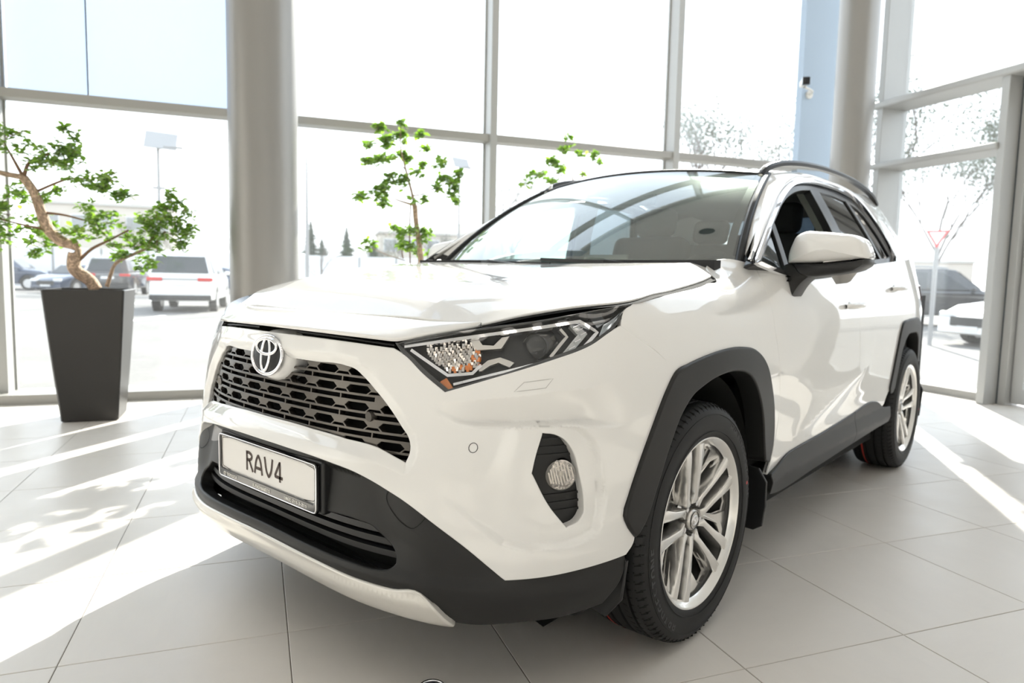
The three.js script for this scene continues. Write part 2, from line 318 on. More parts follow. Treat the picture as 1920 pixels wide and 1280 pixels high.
// --- floor: 60 cm porcelain tiles, each a part
const HALL = { u0: -8.6, u1: 5.75, v0: -4.15, v1: 8.2, h: 8.6 };
{
  const floor = new THREE.Group(); floor.name = 'floor'; tag(floor, null, null, null, 'structure'); scene.add(floor);
  obj('grout_bed', rbox(HALL.u0 - 0.3, HALL.u1 + 0.3, -0.25, -0.0025, HALL.v0 - 0.25, HALL.v1 + 0.3), R.grout, floor);
  const tileNoise = new ImprovedNoise(), variants = [0, 1, 2, 3].map((k) => {
    const S = 256, px = new Float32Array(S * S * 4), pr = new Float32Array(S * S * 4);
    for (let j = 0; j < S; j++) for (let i = 0; i < S; i++) {
      const x = i / S, y = j / S, f = tileNoise.noise(x * 2.2, y * 3.1, k * 7.3) + 0.6 * tileNoise.noise(x * 5, y * 11, k * 3.1 + 5) + 0.4 * tileNoise.noise(x * 14, y * 40, k + 9) + 0.25 * tileNoise.noise(x * 60, y * 90, k + 2), c = 0.665 + 0.016 * f + (k - 1.5) * 0.006, q = (j * S + i) * 4, ro = 0.37 + 0.05 * tileNoise.noise(x * 3, y * 4, k + 20);
      px[q] = c; px[q + 1] = c * 0.946; px[q + 2] = c * 0.88; px[q + 3] = 1; pr[q] = pr[q + 1] = pr[q + 2] = ro; pr[q + 3] = 1;
    }
    const [t, rt] = [px, pr].map((d) => { const a = new THREE.DataTexture(d, S, S, THREE.RGBAFormat, THREE.FloatType); a.wrapS = a.wrapT = THREE.RepeatWrapping; a.magFilter = THREE.LinearFilter; a.needsUpdate = true; return a; });
    t.center.set(0.5, 0.5); t.rotation = k * Math.PI / 2; t.offset.set(k * 0.27, k * 0.13);
    return mat(0xffffff, 1, 0, { map: t, roughnessMap: rt, specularIntensity: 0.9 });
  });
  const T = 0.5975, b = 0.0014, h = T / 2, tile = new THREE.BufferGeometry();
  { const top = [[-h + b, 0, -h + b], [h - b, 0, -h + b], [h - b, 0, h - b], [-h + b, 0, h - b]], low = [[-h, -b, -h], [h, -b, -h], [h, -b, h], [-h, -b, h]], bot = low.map((p) => [p[0], -0.009, p[2]]), pos = [], uv = [];
    const quad = (a, c, d, e) => { for (const p of [a, d, c, a, e, d]) { pos.push(...p); uv.push(p[0] / T + 0.5, p[2] / T + 0.5); } };
    quad(...top); for (const [A, B] of [[top, low], [low, bot]]) for (let i = 0; i < 4; i++) quad(B[i], B[(i + 1) % 4], A[(i + 1) % 4], A[i]);
    tile.setAttribute('position', new THREE.Float32BufferAttribute(pos, 3)); tile.setAttribute('uv', new THREE.Float32BufferAttribute(uv, 2)); tile.computeVertexNormals(); }
  const spots = [], eye = camera.position;
  for (let i = -16; i < 10; i++) for (let j = -9; j < 13; j++) {
    const u = 0.462 + 0.6 * i + 0.3, v = 0.978 + 0.6 * j + 0.3 - 0.6;
    if (u < HALL.u0 || u > HALL.u1 + 0.3 || v < HALL.v0 - 0.1 || v > HALL.v1) continue;
    const p = room(u, 0, v), q = p.clone().project((camera.updateMatrixWorld(), camera)), d = p.distanceTo(eye), seen = q.z < 1 && Math.abs(q.x) < 1.25 && Math.abs(q.y) < 1.5;
    spots.push([seen ? d : d + 50, p, Math.floor(rnd() * 4), Math.floor(rnd() * 4)]);
  }
  spots.sort((a, c) => a[0] - c[0]);
  const rest = [];
  spots.forEach(([d, p, k, q], n) => {
    if (n < 290) { const m = obj('tile', tile, variants[k], floor); m.position.copy(p); m.rotation.y = ROOM_TURN + q * Math.PI / 2; }
    else { const g = tile.clone(); g.rotateY(ROOM_TURN + q * Math.PI / 2); g.translate(p.x, p.y, p.z); rest.push(g); }
  });
  tag(obj('tile', rest, variants[1], floor), null, null, null, 'stuff');
}
// --- solid walls and ceiling
struct('ceiling', rbox(HALL.u0 - 0.3, HALL.u1 + 0.35, HALL.h, HALL.h + 0.35, HALL.v0 - 0.3, HALL.v1 + 0.3), R.ceiling);
struct('wall_rear', rbox(HALL.u0 - 0.3, HALL.u1 + 0.3, 0, HALL.h, HALL.v1, HALL.v1 + 0.3), R.wall);
struct('wall_left', rbox(HALL.u0 - 0.3, HALL.u0, 0, HALL.h, HALL.v0, HALL.v1), R.wall);
struct('wall_right', rbox(5.6, 5.95, 0, HALL.h, 0.6, HALL.v1), R.wall);
struct('wall_front', [rbox(-8.7, -6.85, 0, HALL.h, -4.4, -4.1), rbox(-6.9, 6.0, 8.35, HALL.h, -4.4, -4.05), rbox(5.6, 6.0, 8.35, HALL.h, -4.3, 0.7)], R.wall);

// --- the window front: mullions, transoms, sill, panes
const MU = [-6.80, -4.76, -2.72, 1.365, 3.44];
for (const u of MU) struct('trim_' + (MU.indexOf(u) + 1), [rbox(u - 0.035, u + 0.035, 0, 8.4, -4.22, -4.03, 0.006), rbox(u - 0.05, u + 0.05, 0, 8.4, -4.235, -4.205)], R.alu);
struct('trim_6', [rbox(-6.8, 5.5, 2.395, 2.465, -4.22, -4.05, 0.006), rbox(-6.8, 5.5, 8.3, 8.4, -4.24, -4.05), rbox(-6.8, 5.5, 6.15, 6.36, -4.26, -3.95, 0.01)], R.aluGrey);
struct('sill_front', rbox(-6.85, 5.75, -0.02, 0.075, -4.26, -3.90, 0.006), R.aluGrey);
const bays = [[-6.8, -4.76], [-4.76, -2.72], [-2.72, -0.62], [-0.62, 1.365], [1.365, 3.44], [3.44, 5.7]];
bays.forEach(([a, c], i) => {
  struct('window_' + (i * 2 + 1), rbox(a + 0.03, c - 0.03, 0.075, 2.40, -4.216, -4.208), R.glass);
  struct('window_' + (i * 2 + 2), rbox(a + 0.03, c - 0.03, 2.46, 8.32, -4.216, -4.208), R.glass);
});
// box pillars against the glass and round columns before them
struct('pillar_1', rbox(-0.735, -0.47, 0, 8.5, -4.3, -4.0), R.panelBlue);
struct('pillar_2', rbox(5.09, 5.72, 0, 8.5, -4.14, -4.05), R.panelBlue);
{ const col = (u, v, r) => { const g = new THREE.CylinderGeometry(r, r, HALL.h, 64, 1, true), p = room(u, HALL.h / 2, v); return g.translate(p.x, p.y, p.z); };
  struct('column_left', col(-0.755, -3.02, 0.243), R.column);
  struct('column_right', col(4.91, -3.11, 0.19), R.column); }
// --- the right-hand window front with its deep frames and the door
struct('trim_7', [rbox(5.50, 5.86, 0, 8.4, -3.36, -3.29, 0.006), rbox(5.50, 5.86, 0, 8.4, -4.2, -4.1)], R.alu);
struct('trim_8', rbox(5.50, 5.86, 0, 3.0, -2.02, -1.945, 0.006), R.alu);
struct('trim_9', [rbox(5.47, 5.86, 2.97, 3.045, -3.42, 0.6, 0.02), rbox(5.50, 5.86, 6.15, 6.36, -4.1, 0.6, 0.01), rbox(5.47, 5.86, 2.33, 2.395, -3.40, -2.0, 0.02)], R.alu);
struct('sill_right', rbox(5.66, 5.9, -0.02, 0.075, -4.2, -2.0, 0.006), R.aluGrey);
for (const [i, y0, y1, v0, v1] of [[13, 0.075, 2.34, -3.3, -2.0], [14, 2.39, 2.98, -3.3, -2.0], [15, 3.04, 8.35, -3.3, 0.6], [16, 0.075, 2.98, -4.1, -3.34], [17, 3.04, 8.35, -4.1, -3.34]]) struct('window_' + i, rbox(5.806, 5.812, y0, y1, v0, v1), R.glass);
{ const door = new THREE.Group(); door.name = 'door_1'; tag(door, null, null, null, 'structure'); scene.add(door);
  obj('door_frame', [rbox(5.66, 5.84, 0, 2.97, -1.93, -1.86, 0.004), rbox(5.66, 5.84, 0, 2.97, -0.7, -0.63, 0.004), rbox(5.66, 5.84, 2.9, 2.97, -1.86, -0.7)], R.alu, door);
  obj('door_leaf', [rbox(5.72, 5.78, 0.02, 2.9, -1.85, -1.75, 0.004), rbox(5.72, 5.78, 0.02, 2.9, -0.8, -0.71, 0.004), rbox(5.72, 5.78, 0.02, 0.16, -1.75, -0.8), rbox(5.72, 5.78, 2.8, 2.9, -1.75, -0.8)], R.alu, door);
  obj('door_glass', rbox(5.745, 5.755, 0.16, 2.8, -1.75, -0.8), R.glass, door);
  obj('door_gasket', rbox(5.67, 5.83, 0, 2.97, -1.945, -1.93), R.gasket, door); }
struct('wall_right_2', rbox(5.6, 5.95, 0, 3.0, -0.63, 0.6), R.wall);
// --- outside ground
const asphalt = noiseTex(256, (u, v, n) => { const c = 0.40 + 0.05 * (n(5, 2, 2) - 0.5) + 0.05 * (n(2) - 0.5); return [c * 1.02, c, c * 0.97]; });
asphalt.repeat.set(30, 30);
struct('ground', (() => { const g = new THREE.PlaneGeometry(400, 400); g.rotateX(-Math.PI / 2); g.translate(0, -0.16, 0); return g; })(), mat(0xffffff, 0.9, 0, { map: asphalt }));

// --- ceiling: warm panel lamps over the hall, a round air outlet
{ const glow = mat(new THREE.Color(0.9, 0.88, 0.84), 0.6, 0, { emissive: new THREE.Color(1, 0.92, 0.82), emissiveIntensity: 1.0 }), frame = mat(new THREE.Color(0.7, 0.69, 0.66), 0.5);
  const protoA = rbox(-0.62, 0.62, -0.03, 0.0, -0.62, 0.62), protoB = rbox(-0.58, 0.58, -0.036, -0.028, -0.58, 0.58);
  let n = 0;
  for (const u of [-6.6, -3.4, -0.2, 3.0]) for (const v of [1.6, 4.2, 6.8]) {
    const p = room(u, HALL.h, v), t = thing('ceiling_light', `square ceiling panel light, ${{ 1.6: 'window row', 4.2: 'middle row', 6.8: 'rear row' }[v]}, ${{ '-6.6': 'first', '-3.4': 'second', '-0.2': 'third', 3: 'fourth' }[u]} from the left wall`, 'ceiling light', [p.x, p.y, p.z], 0, 'panel lights in the showroom ceiling');
    obj('light_frame', protoA, frame, t); obj('diffuser', protoB, glow, t);
    const L = new THREE.RectAreaLight(new THREE.Color(1, 0.94, 0.87), 0.9, 1.16, 1.16); L.position.copy(room(u, HALL.h - 0.045, v)); L.rotation.set(-Math.PI / 2, 0, ROOM_TURN, 'YXZ'); L.rotation.set(-Math.PI / 2, 0, 0); L.name = 'ceiling_light'; scene.add(L);
  } }

{ const p = room(2.09, HALL.h, -1.83), t = thing('air_outlet', 'round pale ceiling air outlet with a dark centre', 'air outlet', [p.x, p.y, p.z]);
  obj('outlet_ring', new THREE.LatheGeometry([[0.20, 0], [0.22, -0.05], [0.34, -0.04], [0.42, 0]].map((a) => new THREE.Vector2(...a)), 40), R.ceiling, t);
  obj('outlet_cone', new THREE.LatheGeometry([[0, -0.03], [0.10, -0.035], [0.2, -0.002], [0.21, 0]].map((a) => new THREE.Vector2(...a)), 40), R.gasket, t); }
// ---------------------------------------------------------------- the white sport utility car
const M = {
  paint: mat(new THREE.Color(0.80, 0.79, 0.77), 0.42, 0, { clearcoat: 1, clearcoatRoughness: 0.015 }),
  plastic: mat(new THREE.Color(0.013, 0.0128, 0.0128), 0.46, 0, { specularIntensity: 0.7 }), darkPlastic: mat(new THREE.Color(0.012, 0.012, 0.013), 0.42), glossBlack: mat(new THREE.Color(0.008, 0.008, 0.009), 0.12, 0, { clearcoat: 1, clearcoatRoughness: 0.03 }),
  void: mat(new THREE.Color(0.004, 0.004, 0.004), 0.95), chrome: mat(new THREE.Color(0.86, 0.86, 0.88), 0.06, 1), satin: mat(new THREE.Color(0.62, 0.60, 0.57), 0.3, 1),
  silver: mat(new THREE.Color(0.66, 0.64, 0.60), 0.38, 0.35, { clearcoat: 0.6, clearcoatRoughness: 0.08 }), alloy: mat(new THREE.Color(0.80, 0.785, 0.76), 0.25, 0.85, { clearcoat: 0.8, clearcoatRoughness: 0.06 }), alloyDark: mat(new THREE.Color(0.05, 0.049, 0.047), 0.5, 0.4),
  cupGrey: mat(new THREE.Color(0.42, 0.41, 0.39), 0.35, 0, { clearcoat: 1 }), fogGlass: mat(new THREE.Color(0.92, 0.88, 0.82), 0.22, 0, { transmission: 0.8, thickness: 0, ior: 1.5 }),
  rubber: mat(new THREE.Color(0.012, 0.012, 0.0125), 0.6, 0, { specularIntensity: 0.7 }), rubberMark: mat(new THREE.Color(0.045, 0.045, 0.047), 0.75), red: mat(new THREE.Color(0.45, 0.03, 0.02), 0.5),
  lens: mat(new THREE.Color(1, 1, 1), 0.0, 0, { transmission: 1, thickness: 0, ior: 1.5 }),
  screen: mat(new THREE.Color(0.86, 0.93, 0.89), 0.0, 0, { transmission: 1, thickness: 0, ior: 2.3 }), screenInner: mat(new THREE.Color(0.86, 0.92, 0.89), 0.3, 0, { transmission: 1, thickness: 0, ior: 1.5 }), tint: mat(new THREE.Color(0.10, 0.12, 0.14), 0.0, 0, { transmission: 1, thickness: 0, ior: 1.52 }), sideGlass: mat(new THREE.Color(0.62, 0.72, 0.70), 0.0, 0, { transmission: 1, thickness: 0, ior: 1.52 }),
  grille: mat(new THREE.Color(0.11, 0.10, 0.09), 0.24, 0.8), frameBlack: mat(new THREE.Color(0.010, 0.010, 0.011), 0.32), emblemBlack: mat(new THREE.Color(0.006, 0.006, 0.007), 0.25, 0, { specularIntensity: 0.5 }), amber: mat(new THREE.Color(0.75, 0.22, 0.03), 0.15, 0, { clearcoat: 1 }), cloth: mat(new THREE.Color(0.025, 0.025, 0.027), 0.85), trimGrey: mat(new THREE.Color(0.42, 0.41, 0.38), 0.8), disc: mat(new THREE.Color(0.09, 0.088, 0.085), 0.4, 0.7), facet: mat(new THREE.Color(0.58, 0.55, 0.52), 0.1, 1),
};
const car = thing('car', 'large white sport utility car parked in the middle of the tiled showroom floor', 'car');
const both = (L) => [...L, ...L.slice().reverse().filter((p) => p[0] !== 0).map((p) => [-p[0], p[1], p[2]])];
const flipL = (L) => L.map((p) => [-p[0], p[1], p[2]]).reverse();
const part = (name, geo, m, parent = car, label) => tag(obj(name, geo, m, parent), label);
// a left panel and its mirror image, as two parts
function pair(name, g, m, parent = car, label) { return [part(name, g, m, parent, label), part(name, mirrorX(g), m, parent, label)]; }
const lifted = (d) => (l, y) => { const e = 6e-4, p = V3(...body(l, y)), n = V3(...body(l + e, y)).sub(V3(...body(l - e, y))).cross(V3(...body(l, y + e)).sub(V3(...body(l, y - e)))).normalize(); p.addScaledVector(n, typeof d === 'function' ? d(l, y) : d); return [p.x, p.y, p.z]; };

const GRILLE = [[0, 0.852], [0.208, 0.852], [0.315, 0.851], [0.345, 0.845], [0.369, 0.832], [0.418, 0.798], [0.461, 0.762], [0.508, 0.713], [0.529, 0.690], [0.537, 0.670], [0.537, 0.650], [0.529, 0.626, 1], [0.498, 0.637], [0.458, 0.650], [0.331, 0.663], [0.2, 0.669], [0, 0.671]];
const GRILLE_BOTH = [...GRILLE.slice().reverse(), ...GRILLE.filter((p) => p[0]).map((p) => [-p[0], p[1]])].map((p) => [p[0], p[1]]);
const FOG = [[0.864, 0.717, 1], [0.897, 0.713], [0.928, 0.699], [0.957, 0.668], [0.984, 0.604], [1.002, 0.535], [1.003, 0.507], [0.990, 0.488], [0.955, 0.477, 1], [0.895, 0.544], [0.847, 0.618, 1], [0.853, 0.664]];
const LOW = [[0, 0.620], [0.13, 0.619], [0.318, 0.609], [0.402, 0.597], [0.448, 0.583], [0.497, 0.563], [0.612, 0.506], [0.71, 0.448], [0.806, 0.3735, 1]];
const ARCH_F = [[1.128, 0.455, 1], [1.111, 0.488], [1.126, 0.533], [1.161, 0.612], [1.211, 0.703], [1.266, 0.789], [1.312, 0.834], [1.376, 0.848], [1.47, 0.862], [1.574, 0.872], [1.736, 0.872], [1.850, 0.855], [1.944, 0.811], [2.02, 0.73], [2.078, 0.625], [2.088, 0.52]];
const GAP1 = [[2.061, 1.141], [2.048, 1.081], [2.054, 0.933], [2.136, 0.756], [2.162, 0.595], [2.115, 0.478], [2.055, 0.405]];
const GAP2 = [[3.167, 1.152], [3.171, 1.016], [3.160, 0.891], [3.196, 0.684], [3.162, 0.473]];
const ARCH_R = [[3.796, 0.524, 1], [3.833, 0.60], [3.874, 0.721], [3.897, 0.81], [3.93, 0.862], [4.06, 0.885], [4.20, 0.889], [4.36, 0.882], [4.47, 0.845], [4.56, 0.755], [4.625, 0.62], [4.64, 0.53, 1]];
const shrink = (L, c, k) => L.map((p) => [c[0] + (p[0] - c[0]) * k, c[1] + (p[1] - c[1]) * k, p[2]]), SKIN_F = shrink(ARCH_F, [1.60, 0.42], 0.955), SKIN_R = shrink(ARCH_R, [4.22, 0.42], 0.955);
const shift = (L, d) => L.map((p) => [p[0] + d, p[1], p[2]]);
const yAt = (L, l) => { const a = Math.abs(l); for (let i = 0; i < L.length - 1; i++) if (a <= L[i + 1][0]) return lerp(L[i][1], L[i + 1][1], clamp((a - L[i][0]) / (L[i + 1][0] - L[i][0]), 0, 1)); return L[L.length - 1][1]; };
const LEDGE = [[0.569, 0.779], [0.663, 0.789], [0.751, 0.799], [0.838, 0.809], [0.912, 0.815], [0.975, 0.820], [1.045, 0.833], [1.154, 0.853]];
const LEDGE_LOW = [[0.569, 0.779], [0.613, 0.762], [0.656, 0.747], [0.69, 0.742], [0.744, 0.742], [0.861, 0.744], [0.94, 0.742], [1.1, 0.73]];
const CHEEK = [[0.56, 0.785], [0.66, 0.750], [0.75, 0.740], [0.90, 0.741], [0.962, 0.732], [1.006, 0.696], [1.034, 0.63], [1.050, 0.54], [1.040, 0.458], [0.97, 0.434], [0.86, 0.436], [0.79, 0.452], [0.70, 0.515], [0.56, 0.60]];
// distance to a closed outline, positive inside
function inside(L, x, y) {
  let c = false, d = 1e9;
  for (let i = 0, j = L.length - 1; i < L.length; j = i++) {
    const [ax, ay] = L[j], [bx, by] = L[i], vx = bx - ax, vy = by - ay, t = clamp(((x - ax) * vx + (y - ay) * vy) / (vx * vx + vy * vy), 0, 1);
    d = Math.min(d, (x - ax - t * vx) ** 2 + (y - ay - t * vy) ** 2);
    if ((by > y) !== (ay > y) && x < (ax - bx) * (y - by) / (ay - by) + bx) c = !c;
  }
  return (c ? 1 : -1) * Math.sqrt(d);
}
function faceOff(l, y) {
  const a = Math.abs(l); let d = 0;
  const u = yAt(LEDGE, a), w = yAt(LEDGE_LOW, a), k = 0.034 * sstep(0.57, 0.76, a) * (1 - sstep(0.95, 1.12, a));
  if (y < u) d -= k * clamp((u - y) / Math.max(0.004, u - w), 0, 1) * (1 - sstep(w - 0.002, w - 0.016, y));
  if (a > 0.58 && a < 1.06 && y > 0.38 && y < 0.78) d -= 0.018 * sstep(0, 0.016, inside(CHEEK, a, y)) * sstep(0.62, 0.86, a);
  if (a < 0.60 && y > 0.60 && y < 0.90) { const g = -inside(GRILLE_BOTH, a, y); if (g < 0.024) d -= 0.013 * (1 - Math.max(0, g) / 0.024); }
  d += 0.020 * sstep(0.672, 0.615, y) * (1 - sstep(0.36, 0.60, a)) * sstep(0.5, 0.56, y);
  d += 0.006 * sstep(0.912, 0.868, y) * sstep(0.835, 0.858, y) * (1 - sstep(0.33, 0.46, a));
  return d;
}
// --- front bumper skin
part('bumper_cover', panel(body, both([[0, 0.911], [0.186, 0.910], [0.317, 0.906], [0.449, 0.898, 1], [0.482, 0.884], [0.544, 0.843], [0.612, 0.803, 1], [0.752, 0.851], [0.86, 0.886], [0.958, 0.919], [1.023, 0.950], [1.064, 0.964, 1], [1.151, 0.9285], [1.244, 0.882], [1.309, 0.835], [1.3225, 0.8165, 1],
  ...SKIN_F.slice(1, 6).reverse(), [1.150, 0.431], [1.147, 0.405], [1.126, 0.381, 1], [1.009, 0.3775], [0.875, 0.3745], ...LOW.slice().reverse()]),
  { holes: [both(GRILLE), FOG, flipL(FOG)], off: faceOff, depth: 0.03, r: 0.004, h: 0.0105, step: 0.0095, edgeSteps: 3 }), M.paint);

// --- bonnet, its nose strip
part('bonnet', panel(hoodAt, both([[0, 0.716], [0.3, 0.709], [0.5, 0.690], [0.602, 0.660, 1], [0.655, 0.60], [0.738, 0.515], [0.837, 0.348], [0.832, 0.22], [0.822, 0.1], [0.800, -0.10], [0.786, -0.19], [0.770, -0.258], [0.732, -0.312, 1], [0.70, -0.42, 1], [0.5, -0.36], [0.25, -0.29], [0, -0.265]]),
  { flip: true, h: 0.02, r: 0.004, depth: 0.005, edgeSteps: 3 }), M.paint);
function noseAt(u, v) {          // v = 0 at the bonnet gap, 1 at the lip
  const a = Math.abs(u), A = [0.606 * u, 0.9685 - 0.003 * a * a, 0.722 - 0.060 * Math.pow(a, 2.2)], k = Math.min(a / 0.74, 1);
  let B = [0.45 * k * Math.sign(u), 0.941 - 0.014 * k * k, 0.893 - 0.082 * Math.pow(k, 2.2)];
  if (a > 0.74) { const t = (a - 0.74) / 0.26; B = [lerp(0.45, 0.610, t) * Math.sign(u), lerp(0.927, 0.963, t), lerp(0.811, 0.658, t)]; }
  const bump = 4 * v * (1 - v) * 0.014 * (1 - 0.6 * a);
  return [lerp(A[0], B[0], v), lerp(A[1], B[1], v) + bump, lerp(A[2], B[2], v)];
}
part('nose_strip', panel(noseAt, both([[0, 0.012], [0.5, 0.012], [0.985, 0.03, 1], [0.985, 0.96, 1], [0.87, 1], [0.745, 1, 1], [0.5, 1], [0, 1]]), { sa: 0.606, sb: 0.17, h: 0.02, r: 0.005, depth: 0.004, flip: true, edgeSteps: 3 }), M.paint);
// dark slots under the nose strip and the core behind everything
const core = [];
core.push(panel(lifted(-0.06), both([[0, 0.965], [0.25, 0.963], [0.44, 0.945], [0.46, 0.90], [0.60, 0.78], [0.62, 0.60], [0, 0.60]]), { depth: 0, h: 0.04 }));
core.push(panel(lifted(-0.13), both([[0, 0.62], [0.5, 0.62], [0.6, 0.90], [0.8, 0.88], [1.0, 0.88], [1.1, 0.7], [1.1, 0.42], [0.8, 0.3], [0, 0.28]]), { depth: 0, h: 0.04 }));
core.push(panel(hoodAt, both([[0, 0.75], [0.35, 0.74], [0.55, 0.71], [0.60, 0.655], [0.70, 0.56], [0.80, 0.36], [0.78, 0.1], [0.74, -0.2], [0.70, -0.4], [0, -0.25]]), { off: -0.03, flip: true, depth: 0, h: 0.05 }));
for (const s of [1, -1]) core.push(panel(lifted(-0.03), (s > 0 ? (L) => L : flipL)([[1.05, 0.95], [1.2, 1.02], [1.45, 1.045], [1.65, 1.07], [1.80, 1.09], [1.88, 1.13], [2.1, 1.12], [2.15, 0.9], [1.9, 0.9], [1.6, 0.9], [1.3, 0.87]]), { depth: 0, h: 0.05 }));
part('inner_structure', core, M.void);
for (const s of [1, -1]) for (let k = 0; k < 2; k++) part('slot_bar', tube([[0.10, 0.921 - k * 0.017, 0.862], [0.25, 0.917 - k * 0.017, 0.846], [0.43, 0.905 - k * 0.017, 0.795]].map((p) => [p[0] * s, p[1], p[2]]), 0.0045, 6), M.darkPlastic);

// dark rubber behind the panel gaps
{ const seals = (F, L, w = 0.014, d = -0.006, o = {}) => { part('gap_seal', ribbon(F, L, w, d, o), M.void); part('gap_seal', ribbon(F, flipL(L), w, d, o), M.void); };
  seals(body, [[1.066, 0.965], [1.151, 0.931], [1.244, 0.885], [1.312, 0.837]]); seals(body, GAP1); seals(body, GAP2); seals(body, [[3.94, 1.205], [3.938, 1.009], [4.055, 0.896]]);
  const E = [[0.602, 0.662], [0.658, 0.60], [0.744, 0.515], [0.846, 0.345], [0.842, 0.22], [0.832, 0.1], [0.810, -0.10], [0.796, -0.19], [0.78, -0.26], [0.742, -0.318]];
  part('bonnet_seal', ribbon(hoodAt, E, 0.024, 0.005), M.void); part('bonnet_seal', ribbon(hoodAt, E.map((p) => [-p[0], p[1]]), 0.020, 0.010), M.void); part('bonnet_seal', [ribbon((x, z) => hoodAt(x, z), [[-0.602, 0.662], [-0.5, 0.693], [-0.3, 0.713], [0, 0.7195], [0.3, 0.713], [0.5, 0.693], [0.602, 0.662]], 0.022, 0.008)], M.void); }
// --- wings
pair('front_wing', panel(body, [[1.076, 0.988], [1.153, 1.020, 1], [1.389, 1.044], [1.667, 1.074], [1.795, 1.095], [1.815, 1.114], [1.897, 1.149, 1], [1.98, 1.162], [2.057, 1.144, 1], ...shift(GAP1.slice(1, 5), -0.002), [2.118, 0.50], [2.096, 0.478, 1], ...SKIN_F.slice(6).reverse(), [1.3265, 0.8185, 1], [1.246, 0.8865], [1.153, 0.933], [1.0695, 0.9665, 1]], { h: 0.02, r: 0.003, edgeSteps: 3 }), M.paint);
// --- doors, quarter, rear
const BELT = [[2.063, 1.139, 1], [2.19, 1.118], [2.30, 1.112], [2.70, 1.132], [3.165, 1.160]];
const doorOff = (l, y) => { const a = Math.abs(l), c = lerp(0.489, 0.681, (a - 2.356) / 0.983), t = y - c; return a > 2.3 && a < 3.45 ? 0.009 * sstep(2.3, 2.55, a) * (1 - sstep(3.2, 3.45, a)) * (t > 0 ? Math.exp(-t / 0.06) : Math.exp(t / 0.026)) : 0; };
const doorF = pair('front_door', panel(body, [...BELT.slice(0, 4), [3.163, 1.157, 1], ...shift(GAP2.slice(1), -0.002), [3.158, 0.4695, 1], [3.135, 0.469], [2.695, 0.448], [2.358, 0.441], [2.257, 0.436], [2.129, 0.409], [2.06, 0.399, 1], ...shift(GAP1.slice(1, 6), 0.002).reverse()], { off: doorOff, h: 0.013, r: 0.0025 }), M.paint);
const doorR = pair('rear_door', panel(body, [[3.1675, 1.161, 1], [3.5, 1.183], [3.938, 1.212, 1], [3.937, 1.009], [4.052, 0.897], [4.052, 0.872, 1], [3.985, 0.862], ...SKIN_R.slice(0, 5).reverse(), [3.75, 0.49], [3.70, 0.45, 1], [3.66, 0.44], [3.577, 0.471], [3.494, 0.485], [3.166, 0.471, 1], ...shift(GAP2.slice(1), 0.002).reverse()], { off: doorOff, h: 0.018, r: 0.0025 }), M.paint);
pair('rear_quarter', panel(body, [[3.942, 1.214, 1], [4.25, 1.232], [4.7, 1.26], [5.25, 1.26, 1], [5.25, 0.62, 1], [4.66, 0.62, 1], ...SKIN_R.slice(5, 11).reverse(), [4.056, 0.8705], [4.056, 0.8925, 1], [3.941, 1.009]], { h: 0.03 }), M.paint);
part('tailgate', panel(body, (() => { const L = []; return [[5.26, 1.26, 1], [5.98, 1.26], [5.98, 0.62], [5.26, 0.62, 1]]; })(), { h: 0.05 }), M.paint);
// --- lower bumper in black plastic, intake, skid plate
const lowOff = (l, y) => { const a = Math.abs(l); return -0.004 - 0.022 * sstep(0.598, 0.578, y) * (1 - sstep(0.40, 0.54, a + (0.6 - y) * -0.5)) * sstep(0.36, 0.44, y) + 0.010 * sstep(0.375, 0.345, y) * (1 - sstep(0.7, 0.9, a)) + 0.008 * sstep(0.36, 0.31, y) * sstep(0.75, 0.95, a); };
const INTAKE = [[0, 0.472], [0.25, 0.470], [0.40, 0.468], [0.44, 0.462], [0.47, 0.445], [0.528, 0.397], [0.530, 0.382], [0.514, 0.366], [0.478, 0.357], [0.393, 0.357], [0.2, 0.361], [0, 0.364]];
part('lower_bumper', panel(body, both([...LOW.slice(0, -1).map((p) => [p[0], p[1] - 0.002]), [0.808, 0.3715, 1], [0.875, 0.3725], [1.009, 0.3755], [1.121, 0.379, 1], [1.128, 0.36], [1.112, 0.315], [1.065, 0.262, 1], [0.94, 0.252], [0.81, 0.253], [0.687, 0.254], [0.664, 0.256, 1], [0.632, 0.312], [0.606, 0.329], [0.527, 0.326], [0.424, 0.327], [0.267, 0.334], [0, 0.340]]),
  { holes: [both(INTAKE)], off: lowOff, h: 0.018, depth: 0.04, r: 0.006, edgeSteps: 3 }), M.plastic);
part('skid_plate', panel(body, both([[0, 0.336], [0.267, 0.330], [0.424, 0.323], [0.527, 0.322], [0.601, 0.3255], [0.627, 0.309], [0.659, 0.254, 1], [0.62, 0.232], [0.56, 0.212], [0.50, 0.196], [0.44, 0.199], [0.25, 0.204], [0, 0.206]]), { off: (l, y) => 0.012 + 0.010 * sstep(0.33, 0.30, y) - 0.03 * sstep(0.27, 0.2, y), h: 0.016, depth: 0.03, r: 0.006, edgeSteps: 3 }), M.silver);
for (const [y, z] of [[0.445, -0.05], [0.417, -0.045], [0.389, -0.04]]) part('intake_slat', ribbon(lifted(z), [[-0.56, y], [-0.3, y], [0, y + 0.002], [0.3, y], [0.56, y]], 0.016, 0, { thick: 0.02 }), M.darkPlastic);
part('under_tray', [box(1.16, 0.02, 0.42, 0, 0.318, 0.585), box(0.9, 0.02, 0.2, 0, 0.318, 0.72)], M.void);
part('intake_back', panel(lifted(-0.085), both([[0, 0.50], [0.6, 0.50], [0.6, 0.33], [0, 0.33]]), { depth: 0, h: 0.06 }), M.void);
for (const s of [1, -1]) part('tow_cover', ribbon(lifted(lowOff), (s > 0 ? (L) => L : flipL)([[0.478, 0.541], [0.522, 0.582], [0.61, 0.528], [0.573, 0.478]]), 0.0022, 0.0012, { closed: true }), M.void);
